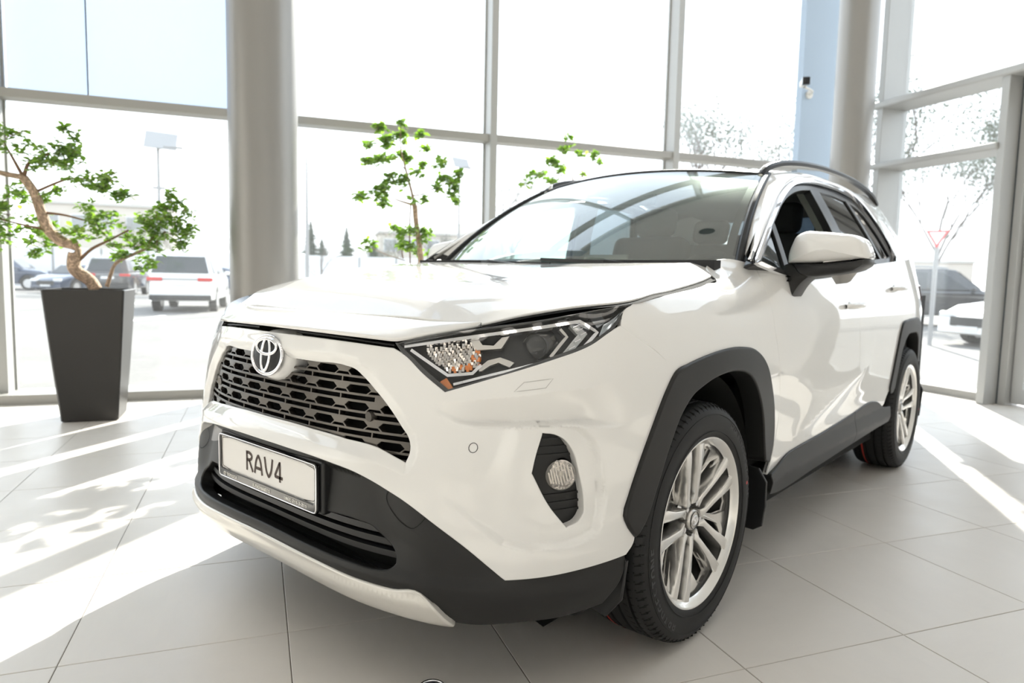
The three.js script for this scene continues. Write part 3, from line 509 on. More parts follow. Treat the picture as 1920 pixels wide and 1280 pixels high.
// --- grille
{ const holes = [], big = [[0, 0.885], [0.36, 0.885], [0.50, 0.82], [0.62, 0.70], [0.62, 0.59], [0, 0.63]], poly = both(big);
  const inside = (p) => { let c = false; for (let i = 0, j = poly.length - 1; i < poly.length; j = i++) if ((poly[i][1] > p[1]) !== (poly[j][1] > p[1]) && p[0] < (poly[j][0] - poly[i][0]) * (p[1] - poly[i][1]) / (poly[j][1] - poly[i][1]) + poly[i][0]) c = !c; return c; };
  const put = (x, y, L) => { const q = L.map((p) => [p[0] + x, p[1] + y, 1]); if (q.every((p) => inside([p[0] * 1.02, p[1] + 0.004]) && inside([p[0] * 1.02, p[1] - 0.004]))) holes.push(q); };
  for (let r = 0; r < 5; r++) { const y = 0.836 - r * 0.0445, sh = 0;
    for (let k = -5; k <= 5; k++) { const x = k * 0.118 + sh;
      put(x, y, [[-0.043, 0.0015], [-0.029, 0.013], [0.029, 0.013], [0.043, 0.0015], [0.029, -0.0098], [-0.029, -0.0098]]);
      put(x + 0.059, y - 0.004, [[-0.017, 0.003], [0.017, 0.003], [0.025, -0.0058], [-0.025, -0.0058]]);
      put(x, y - 0.0205, [[-0.0575, 0.0068], [0.0575, 0.0068], [0.0575, -0.0068], [-0.0575, -0.0068]]); } }
  part('grille_mesh', panel(lifted(-0.024), poly.map((p) => [...p, 1]), { holes, h: 0.05, step: 0.03, depth: 0.018, r: 0.0018 }), M.grille);
  for (const s of [1, -1]) { const p = lifted(-0.027)(0.402 * s, 0.728), g = new THREE.CylinderGeometry(0.0125, 0.0145, 0.016, 24); g.rotateX(Math.PI / 2).translate(p[0], p[1], p[2]); part('parking_sensor', g, M.grille); }
}
for (const s of [1, -1]) part('parking_sensor', ribbon(lifted(faceOff), Array.from({ length: 16 }, (_, i) => [s * (0.700 + 0.0105 * Math.cos(i / 16 * 6.2832)), 0.680 + 0.0115 * Math.sin(i / 16 * 6.2832)]), 0.0016, 0.0008, { closed: true, step: 0.004 }), M.darkPlastic);
for (const s of [1, -1]) part('washer_cover', ribbon(lifted(faceOff), (s > 0 ? (L) => L : flipL)([[0.797, 0.835, 1], [0.866, 0.8435, 1], [0.852, 0.822, 1], [0.778, 0.813, 1]]), 0.0016, 0.0008, { closed: true }), mat(new THREE.Color(0.48, 0.47, 0.45), 0.6));
// --- emblem on its boss
{ const rows = [[0.0, 0.010], [0.70, 0.010], [0.80, 0.008], [0.90, 0.002], [0.97, -0.008], [1.01, -0.024], [1.03, -0.045], [1.06, -0.075], [1.10, -0.11]], n = 64, pos = [], idx = [];
  for (const [k, z] of rows) for (let i = 0; i < n; i++) { const a = i / n * 2 * Math.PI, up = Math.max(0, Math.sin(a)) * sstep(1.0, 1.3, k); pos.push(0.101 * k * Math.cos(a), 0.073 * k * Math.sin(a) + 0.01 * up, z); }
  for (let i = 0; i < rows.length - 1; i++) for (let j = 0; j < n; j++) { const a = i * n + j, b = i * n + (j + 1) % n; idx.push(a, a + n, b, b, a + n, b + n); }
  const boss = new THREE.BufferGeometry(); boss.setAttribute('position', new THREE.Float32BufferAttribute(pos, 3)); boss.setIndex(idx); boss.computeVertexNormals(); boss.rotateX(-0.10); boss.translate(0, 0.850, 0.883); part('emblem_boss', boss, M.paint);
  const E = new THREE.Group(); E.name = 'emblem'; E.position.set(0, 0.850, 0.899); E.rotation.x = -0.13; car.add(E); tag(E, 'chrome emblem of three crossing ellipses on black');
  const ell = (w, h, x = 0, y = 0, r = 0.006, z = 0) => { const P = []; for (let i = 0; i < 48; i++) { const a = i / 48 * 2 * Math.PI; P.push(V3(x + w * Math.cos(a), y + h * Math.sin(a), z)); } return new THREE.TubeGeometry(new THREE.CatmullRomCurve3(P, true), 96, r, 10, true).scale(1, 1, 0.8); };
  const disc = new THREE.SphereGeometry(1, 40, 20).scale(0.078, 0.053, 0.006); obj('emblem_disc', disc, M.emblemBlack, E);
  obj('emblem_ring', ell(0.0785, 0.0535, 0, 0, 0.0058, 0.002), M.chrome, E);
  obj('emblem_ring', ell(0.052, 0.0215, 0, 0.0235, 0.005, 0.007), M.chrome, E);
  obj('emblem_ring', ell(0.0215, 0.0455, 0, 0.001, 0.005, 0.007), M.chrome, E); }
// --- number plate in its frame
{ const font = await new FontLoader().loadAsync('fonts/droid/droid_sans_bold.typeface.json'), P = new THREE.Group(); P.name = 'number_plate'; P.position.set(-0.002, 0.528, 0.909); car.add(P);
  tag(P, 'white number plate with dark lettering in a black dealer frame');
  const text = (s, size, x, y, z, w, m, name = 'lettering') => { const g = new TextGeometry(s, { font, size, depth: 0.0012, curveSegments: 5, bevelEnabled: false }); g.computeBoundingBox(); const b = g.boundingBox; g.translate(-b.min.x, -b.min.y, 0); if (w) g.scale(w / (b.max.x - b.min.x), size / (b.max.y - b.min.y), 1); g.translate(x, y, z); return obj(name, g, m, P); };
  const outer = [[-0.262, -0.072], [0.262, -0.072], [0.262, 0.058], [-0.262, 0.058]], rnd4 = (x0, y0, x1, y1, r) => { const L = []; for (const [cx, cy, a0] of [[x1 - r, y1 - r, 0], [x0 + r, y1 - r, 90], [x0 + r, y0 + r, 180], [x1 - r, y0 + r, 270]]) for (let k = 0; k <= 6; k++) { const a = (a0 + k * 15) * Math.PI / 180; L.push([cx + r * Math.cos(a), cy + r * Math.sin(a)]); } return L; };
  obj('plate_frame', extrude(rnd4(-0.264, -0.073, 0.264, 0.060, 0.010), 0.012, 0.003, [rnd4(-0.2545, -0.047, 0.2545, 0.052, 0.006)]).translate(0, 0, -0.006), M.glossBlack, P);
  obj('frame_edge', tube(rnd4(-0.262, -0.071, 0.262, 0.058, 0.010).map((p) => [p[0], p[1], 0.0052]), 0.0018, 6, 120, true), M.chrome, P);
  obj('plate', extrude(rnd4(-0.258, -0.05, 0.258, 0.055, 0.006), 0.003, 0.0008).translate(0, 0, -0.003), mat(new THREE.Color(0.80, 0.78, 0.75), 0.45), P);
  obj('plate_border', ribbon((x, y) => [x, y, 0.0004], rnd4(-0.249, -0.042, 0.249, 0.047, 0.007), 0.0018, 0.0002, { closed: true, step: 0.004 }), mat(new THREE.Color(0.05, 0.04, 0.035), 0.6), P);
  const ink = mat(new THREE.Color(0.05, 0.028, 0.02), 0.6), B = 0.009;
  const stroke = (pts, closed) => { const L = smoothPoly(pts, 0.004, !!closed); return ribbon((x, y) => [x, y, 0.0004], L.map((p) => [p[0], p[1], 1]), B, 0.0004, { step: 0.01, closed: !!closed, thick: 0 }); };
  const y0 = -0.027, y1 = 0.031, ym = 0.003;
  obj('letter', [stroke([[-0.101, y0, 1], [-0.101, y1 - 0.004, 1]]), stroke([[-0.1055, y1 - 0.0045, 1], [-0.085, y1 - 0.0045], [-0.073, y1 - 0.012], [-0.073, ym + 0.012], [-0.085, ym + 0.003], [-0.101, ym + 0.003, 1]]), stroke([[-0.088, ym + 0.002, 1], [-0.067, y0, 1]])], ink, P);
  obj('letter', [stroke([[-0.057, y0, 1], [-0.043, y1 - 0.012], [-0.036, y1 - 0.0045], [-0.029, y1 - 0.012], [-0.015, y0, 1]]), stroke([[-0.050, -0.010, 1], [-0.022, -0.010, 1]])], ink, P);
  obj('letter', stroke([[-0.001, y1, 1], [0.013, y0 + 0.012], [0.0205, y0 + 0.0045], [0.028, y0 + 0.012], [0.042, y1, 1]]), ink, P);
  obj('letter', [stroke([[0.080, y0, 1], [0.080, y1, 1]]), stroke([[0.079, y1 - 0.003, 1], [0.055, -0.010, 1], [0.0555, -0.014, 1], [0.094, -0.014, 1]])], ink, P);
  const pale = mat(new THREE.Color(0.72, 0.70, 0.66), 0.4, 0.3);
  text('TOYOTA', 0.0095, -0.212, -0.0655, 0.006, 0.062, pale); text('КЛЮЧАВТО', 0.0095, -0.056, -0.0655, 0.006, 0.094, pale); text('(863) 211-3-211', 0.0095, 0.112, -0.0655, 0.006, 0.108, pale);
  obj('frame_mark', [[0.0075, 0.0055, 0, 0], [0.0045, 0.0022, 0, 0.0022], [0.002, 0.0048, 0, 0]].map(([w, h, x, y]) => new THREE.TubeGeometry(new THREE.CatmullRomCurve3(Array.from({ length: 20 }, (_, i) => V3(x + w * Math.cos(i / 20 * 6.2832), y + h * Math.sin(i / 20 * 6.2832), 0)), true), 40, 0.0007, 5, true).translate(-0.226, -0.0607, 0.0065)), pale, P);
  obj('plate_holder', box(0.55, 0.145, 0.03, 0, -0.004, -0.022, 0.008), M.darkPlastic, P); }
// --- fog lamps
for (const s of [1, -1]) { const K = s > 0 ? (L) => L : flipL, F = lifted(-0.046);
  const ring = (l, y, w, h, n = 28) => Array.from({ length: n }, (_, i) => [l + w * Math.cos(i / n * 6.2832), y + h * Math.sin(i / n * 6.2832)]);
  const bezel = part('fog_bezel', panel(F, K([[0.83, 0.735], [0.96, 0.735], [1.02, 0.60], [1.03, 0.47], [0.95, 0.455], [0.88, 0.54], [0.82, 0.62]]), { holes: [ring(0.940 * s, 0.606, 0.036, 0.043)], h: 0.02, depth: 0.04, r: 0.006, edgeSteps: 3 }), M.plastic);
  for (const y of [0.695, 0.675, 0.655, 0.556, 0.536, 0.516]) obj('rib', ribbon(F, K([[0.845 + (y < 0.6 ? 0.02 : 0), y], [0.92, y], [1.0, y]]), 0.006, 0.004, { thick: 0.008 }), M.plastic, bezel);
  const c = F(0.940 * s, 0.606), n = V3(...lifted((l, y) => faceOff(l, y))(0.940 * s, 0.606)).sub(V3(...c)).normalize(), turn = new THREE.Quaternion().setFromUnitVectors(V3(0, 0, 1), V3(n.x * 0.55, n.y - 0.05, n.z).normalize());
  const lamp = new THREE.Group(); lamp.name = 'fog_light'; lamp.position.set(...c).addScaledVector(n, -0.002); lamp.quaternion.copy(turn); car.add(lamp);
  obj('reflector', new THREE.LatheGeometry([[0.0, -0.022], [0.012, -0.020], [0.024, -0.013], [0.034, 0.0], [0.0375, 0.008]].map((p) => new THREE.Vector2(...p)), 40).rotateX(Math.PI / 2), M.chrome, lamp);
  for (let k = 0; k < 9; k++) obj('reflector_step', box(0.0035, 0.062 - Math.abs(k - 4) * 0.008, 0.004, (k - 4) * 0.0072, 0, -0.004 + 0.0011 * (k - 4) * (k - 4), 0.001).rotateZ(0.25), M.chrome, lamp);
  obj('bulb_cap', new THREE.SphereGeometry(0.0075, 20, 14).translate(0, 0, 0.002), M.satin, lamp);
  obj('lens', new THREE.SphereGeometry(0.062, 40, 14, 0, 6.2832, 0, 0.66).rotateX(Math.PI / 2).translate(0, 0, -0.036), M.fogGlass, lamp); }
// --- headlights
for (const s of [1, -1]) {
  const K = s > 0 ? (L) => L : flipL, H = new THREE.Group(); H.name = 'headlight'; car.add(H);
  const outline = [[0.449, 0.914, 1], [0.482, 0.886], [0.545, 0.8455], [0.613, 0.806, 1], [0.752, 0.8535], [0.86, 0.889], [0.958, 0.922], [1.023, 0.953], [1.07, 0.984], [1.150, 1.0225, 1], [0.914, 1.000], [0.775, 0.9765], [0.656, 0.958], [0.527, 0.931]];
  const grow = outline.map((p) => [p[0] + (p[0] < 0.5 ? -0.008 : 0), p[1], p[2]]);
  obj('housing', panel(lifted(-0.055), K(grow.map((p) => [p[0], p[1] + 0.001, p[2]])), { depth: 0, h: 0.03 }), M.darkPlastic, H);
  const rim = panel(lifted(-0.001), K(outline), { holes: [K(outline.map((p) => { const c = [0.82, 0.925], k = 1 - 0.007 / Math.hypot(p[0] - c[0], (p[1] - c[1]) * 1.0); return [c[0] + (p[0] - c[0]) * k, p[1] + (p[1] > yAt([[0.449, 0.91], [0.8, 0.925], [1.15, 1.022]], p[0]) ? -0.002 : 0.006), p[2]]; }))], h: 0.03, depth: 0.055, r: 0.001 });
  obj('bezel', rim, M.glossBlack, H);
  obj('chrome_strip', ribbon(lifted(-0.012), K([[0.470, 0.909], [0.646, 0.942], [0.905, 0.983, 1], [0.976, 0.955, 1], [0.916, 0.898]]), 0.0085, 0, { thick: 0.02 }), M.chrome, H);
  obj('chrome_strip', ribbon(lifted(-0.012), K([[0.490, 0.902], [0.605, 0.8465, 1], [0.666, 0.854, 1], [0.682, 0.875]]), 0.0075, 0, { thick: 0.03 }), M.chrome, H);
  obj('chrome_strip', ribbon(lifted(-0.012), K([[0.625, 0.826], [0.754, 0.8635], [0.861, 0.889], [0.912, 0.895]]), 0.006, 0, { thick: 0.02 }), M.chrome, H);
  obj('light_guide', panel(lifted(-0.026), K([[0.875, 0.985, 1], [0.898, 0.983, 1], [0.945, 0.956, 1], [0.902, 0.902, 1], [0.880, 0.898, 1], [0.917, 0.953, 1]]), { h: 0.02, depth: 0.01, r: 0.002 }), mat(new THREE.Color(0.55, 0.56, 0.56), 0.12, 0.5), H);
  for (let k = 0; k < 7; k++) { const t = k / 6, a = t < 0.5 ? [lerp(0.886, 0.930, t * 2), lerp(0.984, 0.9545, t * 2)] : [lerp(0.930, 0.892, t * 2 - 1), lerp(0.9545, 0.902, t * 2 - 1)]; obj('guide_rib', ribbon(lifted(-0.02), K([[a[0] - 0.008, a[1] - 0.004], [a[0] + 0.008, a[1] + 0.004]]), 0.002, 0, { thick: 0.006 }), M.chrome, H); }
  // faceted turn-signal reflector
  { const F = lifted(-0.034), turnPoly = [[0.512, 0.911], [0.628, 0.934], [0.672, 0.902], [0.674, 0.872], [0.608, 0.856], [0.543, 0.886]], inP = (x, y) => { let c = false; for (let i = 0, j = 5; i < 6; j = i++) if ((turnPoly[i][1] > y) !== (turnPoly[j][1] > y) && x < (turnPoly[j][0] - turnPoly[i][0]) * (y - turnPoly[i][1]) / (turnPoly[j][1] - turnPoly[i][1]) + turnPoly[i][0]) c = !c; return c; }, clear = [], orange = [];
    for (let i = 0; i < 26; i++) for (let j = 0; j < 10; j++) { const l = 0.51 + i * 0.0068, y = 0.856 + j * 0.0105 + (i % 2) * 0.005; if (!inP(l, y)) continue;
      const g = box(0.0068, 0.0112, 0.008, 0, 0, 0, 0.0005); g.rotateX(rr(-0.45, 0.3)); g.rotateY(s * 0.5 + rr(-0.5, 0.5)); const p = F(l * s, y); g.translate(p[0], p[1], p[2]); ((l > 0.645 && rnd() < 0.35) || (y < 0.872 && rnd() < 0.25) ? orange : clear).push(g); }
    const tr = obj('turn_signal', clear, M.facet, H); if (orange.length) obj('amber_facets', orange, M.amber, H); }
  obj('chrome_bracket', panel(lifted(-0.024), K([[0.631, 0.934, 1], [0.65, 0.936, 1], [0.664, 0.924, 1], [0.695, 0.923, 1], [0.709, 0.944, 1], [0.725, 0.948, 1], [0.715, 0.919, 1], [0.654, 0.914, 1]]), { h: 0.02, depth: 0.012, r: 0.002 }), M.satin, H);
  obj('chrome_bracket', panel(lifted(-0.024), K([[0.67, 0.862, 1], [0.693, 0.888, 1], [0.721, 0.896, 1], [0.759, 0.885, 1], [0.752, 0.875, 1], [0.72, 0.886, 1], [0.7, 0.878, 1], [0.684, 0.864, 1]]), { h: 0.02, depth: 0.012, r: 0.002 }), M.satin, H);
  obj('chrome_bracket', ribbon(lifted(-0.022), K([[0.858, 0.967, 1], [0.884, 0.947, 1], [0.852, 0.898, 1]]), 0.0075, 0, { thick: 0.012 }), M.satin, H);
  { const p = lifted(-0.05)(0.807 * s, 0.929), ax = V3(0.35 * s, 0, 0.94).normalize(), q = new THREE.Quaternion().setFromUnitVectors(V3(0, 0, 1), ax);
    const lensB = new THREE.SphereGeometry(0.031, 32, 20).scale(1, 1, 0.75).applyQuaternion(q).translate(...p); obj('projector_lens', lensB, mat(new THREE.Color(0.9, 0.92, 0.95), 0.0, 0, { transmission: 1, thickness: 0.05, ior: 1.5 }), H);
    obj('projector_shroud', new THREE.LatheGeometry([[0.029, 0], [0.032, 0.004], [0.036, -0.004], [0.05, -0.03]].map((a) => new THREE.Vector2(...a)), 32).rotateX(Math.PI / 2).applyQuaternion(q).translate(...p), M.glossBlack, H);
    obj('projector_bowl', new THREE.SphereGeometry(0.03, 24, 12, 0, 6.2832, Math.PI / 2, Math.PI / 2).rotateX(Math.PI / 2).applyQuaternion(q).translate(...p).translate(-ax.x * 0.012, 0, -ax.z * 0.012), M.satin, H); }
  obj('side_reflector', panel(lifted(-0.028), K([[0.93, 1.006, 1], [0.979, 1.010, 1], [1.014, 0.990, 1], [0.982, 0.972, 1]]), { h: 0.02, depth: 0.01 }), mat(new THREE.Color(0.10, 0.11, 0.12), 0.1, 0.6), H);
  obj('side_reflector', panel(lifted(-0.028), K([[1.006, 0.980, 1], [1.12, 1.018, 1], [1.06, 0.985, 1], [0.991, 0.928, 1]]), { h: 0.02, depth: 0.01 }), mat(new THREE.Color(0.42, 0.46, 0.50), 0.08, 0.9), H);
  obj('amber_marker', panel(lifted(-0.02), K([[0.58, 0.826, 1], [0.612, 0.812, 1], [0.622, 0.818, 1], [0.600, 0.840, 1]]), { h: 0.02, depth: 0.006 }), M.amber, H);
  obj('lens', panel(lifted(0.0005), K(outline.map((p) => [p[0], p[1], p[2]])), { h: 0.02, depth: 0 }), M.lens, H);
}
// --- wheel-arch and sill cladding
const ARCH_F_IN = [[1.160, 0.436, 1], [1.176, 0.453], [1.221, 0.535], [1.274, 0.640], [1.336, 0.729], [1.395, 0.772], [1.45, 0.790], [1.503, 0.803], [1.611, 0.815], [1.713, 0.811], [1.805, 0.785], [1.896, 0.716], [1.96, 0.625], [1.991, 0.526], [2.005, 0.466, 1]];
const ARCH_R_IN = [[3.838, 0.503, 1], [3.872, 0.52], [3.900, 0.572], [3.938, 0.665], [3.972, 0.748], [4.035, 0.800], [4.20, 0.818], [4.33, 0.808], [4.41, 0.772], [4.485, 0.69], [4.545, 0.58], [4.56, 0.50, 1]];
const archOpt = { off: 0.010, h: 0.02, step: 0.014, depth: 0.06, r: 0.007, edgeSteps: 4 };
pair('wheel_arch_trim', panel(body, [...ARCH_F, [2.050, 0.452, 1], ...ARCH_F_IN.slice().reverse(), [1.150, 0.428, 1]], archOpt), M.plastic);
pair('wheel_arch_trim', panel(body, [...ARCH_R, [4.62, 0.49, 1], ...ARCH_R_IN.slice().reverse(), [3.80, 0.498, 1]], archOpt), M.plastic);
const sillOff = (l, y) => { const t = (y - 0.31) / 0.14; return 0.004 + 0.018 * (t > 0.42 ? clamp((1 - t) / 0.5, 0.2, 1) : 1 - 0.75 * (0.42 - t) / 0.42); };
pair('sill_trim', panel(body, [[2.058, 0.397, 1], [2.129, 0.408], [2.257, 0.4345], [2.358, 0.4395], [2.695, 0.4465], [3.135, 0.4675], [3.160, 0.469, 1], [3.162, 0.326, 1], [2.634, 0.308], [2.185, 0.305], [2.10, 0.32, 1]], { off: sillOff, h: 0.016, depth: 0.05, r: 0.004 }), M.plastic);
pair('sill_trim', panel(body, [[3.166, 0.4695, 1], [3.494, 0.4835], [3.577, 0.4695], [3.66, 0.437], [3.79, 0.424, 1], [3.757, 0.351, 1], [3.19, 0.327], [3.168, 0.326, 1]], { off: sillOff, h: 0.016, depth: 0.05, r: 0.004 }), M.plastic);
part('underbody', [box(1.60, 0.14, 3.9, 0, 0.27, -1.45, 0.03), box(1.62, 0.16, 1.75, 0, 0.40, -1.36), box(1.12, 0.5, 1.2, 0, 0.55, 0.05), box(1.12, 0.4, 1.3, 0, 0.55, -2.9)], M.void);
// wheel housings
for (const z of [0, -2.69]) pair('wheel_housing', merge([new THREE.CylinderGeometry(0.442, 0.442, 0.34, 40, 1, true, Math.PI - 1.6, 3.2).rotateX(Math.PI / 2).rotateY(Math.PI / 2).translate(0.69, 0.37, z), new THREE.CircleGeometry(0.46, 40).rotateY(Math.PI / 2).translate(0.52, 0.37, z)]), M.void);
pair('mud_flap', extrude([[0.700, 0.21], [0.875, 0.205], [0.905, 0.225], [0.915, 0.30], [0.914, 0.385], [0.885, 0.43], [0.70, 0.45]], 0.012, 0.003).translate(0, 0, -0.482), M.darkPlastic);
pair('mud_flap', extrude([[0.74, 0.21], [0.78, 0.20], [0.83, 0.19], [0.876, 0.25], [0.889, 0.36], [0.74, 0.40]], 0.012, 0.003).translate(0, 0, 0.395), M.darkPlastic);
pair('mud_flap', extrude([[0.700, 0.23], [0.86, 0.225], [0.89, 0.25], [0.90, 0.42], [0.86, 0.50], [0.70, 0.52]], 0.012, 0.003).translate(0, 0, -3.16), M.darkPlastic);

// --- wheels
function makeWheel() {     // axis along x, outside towards +x, rim lip at x = 0.112
  const V2 = (L) => L.map((p) => new THREE.Vector2(...p)), lathe = (L, n = 96) => new THREE.LatheGeometry(V2(L), n).rotateZ(-Math.PI / 2);
  const barrel = lathe([[0.243, 0.088], [0.2475, 0.098], [0.2555, 0.101], [0.2585, 0.106], [0.2585, 0.111], [0.2555, 0.1125], [0.2505, 0.1085], [0.246, 0.1045], [0.240, 0.100], [0.234, 0.092]].map(([r, x]) => [r, x]));
  const W = new THREE.Mesh(barrel, M.alloy); W.name = 'wheel'; W.castShadow = W.receiveShadow = true; const add = (n, g, m, l) => tag(obj(n, g, m, W), l); add('barrel', lathe([[0.236, -0.11], [0.228, -0.06], [0.226, 0.04], [0.236, 0.082], [0.244, 0.09]]), M.alloyDark);
  const rot = (g, a) => g.rotateX(-a);
  const dish = (x, y) => 0.100 - 0.030 * Math.pow(Math.max(0, 1 - Math.hypot(x, y) / 0.235), 1.25);
  for (let k = 0; k < 5; k++) {
    const a0 = 0.12 + k * 2 * Math.PI / 5;
    // plan in (r along spoke, t across), laid into the y-z plane
    const lay = (g) => { const p = g.attributes.position; for (let i = 0; i < p.count; i++) { const r = p.getX(i), t = p.getY(i), h = p.getZ(i), y = r * Math.sin(a0) + t * Math.cos(a0), z = r * Math.cos(a0) - t * Math.sin(a0); p.setXYZ(i, dish(r, t) + h, y, z); } const q = (g.index ? g.toNonIndexed() : g); q.computeVertexNormals(); return toCreasedNormals(q, 0.5); };
    const dense = (pts) => smoothPoly(pts.map((p) => [p[0], p[1], 1]), 0.012);
    for (const s of [1, -1]) {
      const bar = extrude(dense([[0.050, 0.004 * s], [0.076, 0.0175 * s], [0.150, 0.021 * s], [0.2535, 0.0245 * s], [0.250, 0.060 * s], [0.205, 0.057 * s], [0.145, 0.045 * s], [0.088, 0.039 * s], [0.060, 0.038 * s], [0.045, 0.025 * s]]), 0.046, 0.0035); bar.translate(0, 0, -0.046);
      let g = lay(bar); add('spoke', g, M.alloy);
    }
    // lower web between this twin spoke and the next, with an opening
    const a1 = a0 + Math.PI / 5, layW = (g) => { const p = g.attributes.position; for (let i = 0; i < p.count; i++) { const r = p.getX(i), t = p.getY(i), h = p.getZ(i), y = r * Math.sin(a1) + t * Math.cos(a1), z = r * Math.cos(a1) - t * Math.sin(a1); p.setXYZ(i, dish(r, t) - 0.016 - 0.020 * sstep(0.24, 0.12, r) + h, y, z); } const q = (g.index ? g.toNonIndexed() : g); q.computeVertexNormals(); return toCreasedNormals(q, 0.6); };
    add('web', layW(extrude(dense([[0.045, -0.022], [0.045, 0.022], [0.09, 0.03], [0.16, 0.066], [0.234, 0.100], [0.249, 0.05], [0.2535, 0], [0.249, -0.05], [0.234, -0.100], [0.16, -0.066], [0.09, -0.03]]), 0.016, 0.004, [dense([[0.090, -0.028], [0.092, 0.004], [0.13, 0.010], [0.18, 0.012], [0.222, 0.002], [0.230, -0.03], [0.214, -0.068], [0.168, -0.062], [0.12, -0.042]]), dense([[0.098, 0.018], [0.14, 0.022], [0.19, 0.038], [0.212, 0.070], [0.168, 0.062], [0.12, 0.040]])]).translate(0, 0, -0.016)), M.alloy);
    add('lug_nut', new THREE.CylinderGeometry(0.009, 0.011, 0.03, 6).rotateZ(-Math.PI / 2).translate(0.062, 0.052 * Math.sin(a1 + 0.1), 0.052 * Math.cos(a1 + 0.1)), M.chrome);
  }
  add('hub', lathe([[0.0, 0.052], [0.045, 0.052], [0.062, 0.046], [0.075, 0.03], [0.075, -0.02]], 48), M.alloyDark);
  add('hub_cap', lathe([[0.0, 0.084], [0.026, 0.0835], [0.0305, 0.081], [0.033, 0.074], [0.034, 0.05]], 48), M.satin);
  const el = (w, h, y = 0, r = 0.0022) => new THREE.TubeGeometry(new THREE.CatmullRomCurve3(Array.from({ length: 28 }, (_, i) => V3(0.0845, y + h * Math.sin(i / 28 * 6.2832), w * Math.cos(i / 28 * 6.2832))), true), 56, r, 6, true);
  add('cap_mark', [el(0.019, 0.0135), el(0.0125, 0.0055, 0.0055, 0.0017), el(0.0052, 0.0115, 0, 0.0017)], M.chrome); add('cap_ring', el(0.0265, 0.0265, 0, 0.0012), M.glossBlack);
  add('brake_disc', lathe([[0.05, 0.0], [0.16, 0.0], [0.163, -0.002], [0.163, -0.022], [0.05, -0.022]], 64), M.disc);
  add('brake_caliper', extrude([[-0.06, 0.10], [0.06, 0.10], [0.075, 0.178], [-0.075, 0.178]], 0.09, 0.012).rotateY(Math.PI / 2).rotateX(Math.PI / 2 + 0.2).translate(-0.055, 0, 0), M.alloyDark);
  // tyre
  const prof = [[0.243, 0.099], [0.252, 0.109], [0.272, 0.1165], [0.300, 0.1185], [0.322, 0.116], [0.338, 0.111], [0.348, 0.103], [0.3555, 0.0925]];
  const grooves = [[0.062, 0.0045], [0.022, 0.0055], [-0.022, 0.0055], [-0.062, 0.0045]], tread = [];
  for (const [x, w] of grooves) { const R0 = 0.3625 - 0.9 * x * x * 0.75; tread.push([R0, x + w], [R0 - 0.0065, x + w * 0.7], [R0 - 0.0065, x - w * 0.7], [R0, x - w]); }
  const full = [...prof, [0.3592, 0.083], ...tread, [0.3592, -0.083], ...prof.slice().reverse().map(([r, x]) => [r, -x])];
  const tyre = toCreasedNormals(lathe(full, 160).toNonIndexed(), 0.5); tag(obj('tyre', tyre, M.rubber, W), 'black low-profile tyre');
  const sip = [], blk = (w, h, d) => new THREE.BoxGeometry(w, h, d);
  for (let i = 0; i < 84; i++) { const a = i / 84 * 2 * Math.PI;
    for (const s of [1, -1]) { for (const [w, x, y, z] of [[0.026, 0.0765, 0.3570, -0.10], [0.020, 0.0965, 0.3520, -0.42]]) { const g = blk(w, 0.0045, 0.0036); g.rotateZ(s * z); g.rotateY(s * 0.2); g.translate(s * x, y, (x - 0.0765) * 0.2); g.rotateX(a); sip.push(g); }
      const q = blk(0.022, 0.002, 0.002); q.rotateY(s * -0.35); q.translate(s * 0.042, 0.3604, 0); q.rotateX(a + 0.02); sip.push(q); const e = blk(0.004, 0.014, 0.003); e.rotateZ(0.62 * s); e.translate(s * 0.1035, 0.3455, 0); e.rotateX(a); sip.push(e); } }
  tag(obj('sipes', sip, M.void, W), null, null, null, 'stuff');
  tag(obj('tread_stripe', lathe([[0.3632, -0.050], [0.3634, -0.042]], 120), M.red, W), 'thin red marking stripe on the tread');
  const mark = obj('sidewall_mark', new THREE.CircleGeometry(0.006, 20).rotateY(Math.PI / 2).translate(0.1195, 0.06, -0.30), M.red, W);
  return W;
}
const wheelProto = makeWheel();
{ const font = await new FontLoader().loadAsync('fonts/droid/droid_sans_bold.typeface.json');
  const word = (s, a0, size, r, step) => { const L = []; [...s].forEach((c, i) => { const g = new TextGeometry(c, { font, size, depth: 0.0012, curveSegments: 3, bevelEnabled: false }); g.computeBoundingBox(); g.translate(-(g.boundingBox.min.x + g.boundingBox.max.x) / 2, 0, 0); g.scale(1.15, 1, 1); g.rotateY(Math.PI / 2); g.translate(0, r, 0); g.rotateX(-(a0 + i * step)); g.translate(0.1168, 0, 0); L.push(g); }); return L; };
  obj('sidewall_lettering', [...word('BRIDGESTONE', -2.55, 0.026, 0.296, -0.098 * -1), ...word('BRIDGESTONE', 0.55, 0.026, 0.296, 0.098)], M.rubberMark, wheelProto);
  obj('sidewall_line', [[0.276, 0.1186], [0.327, 0.1152]].map(([r, x]) => new THREE.TorusGeometry(r, 0.0011, 6, 120).rotateY(Math.PI / 2).translate(x, 0, 0)), M.rubber, wheelProto); }
for (const [x, z, spin] of [[1, 0, 0], [1, -2.69, 0.35], [-1, 0, 0.5], [-1, -2.69, 0.9]]) {
  const w = x === 1 && z === 0 ? wheelProto : wheelProto.clone(); w.position.set(x * 0.793, 0.3615, z); w.rotation.set(spin * (x > 0 ? -1 : 1), 0, 0); if (x < 0) w.rotation.set(0, Math.PI, 0); car.add(w);
}
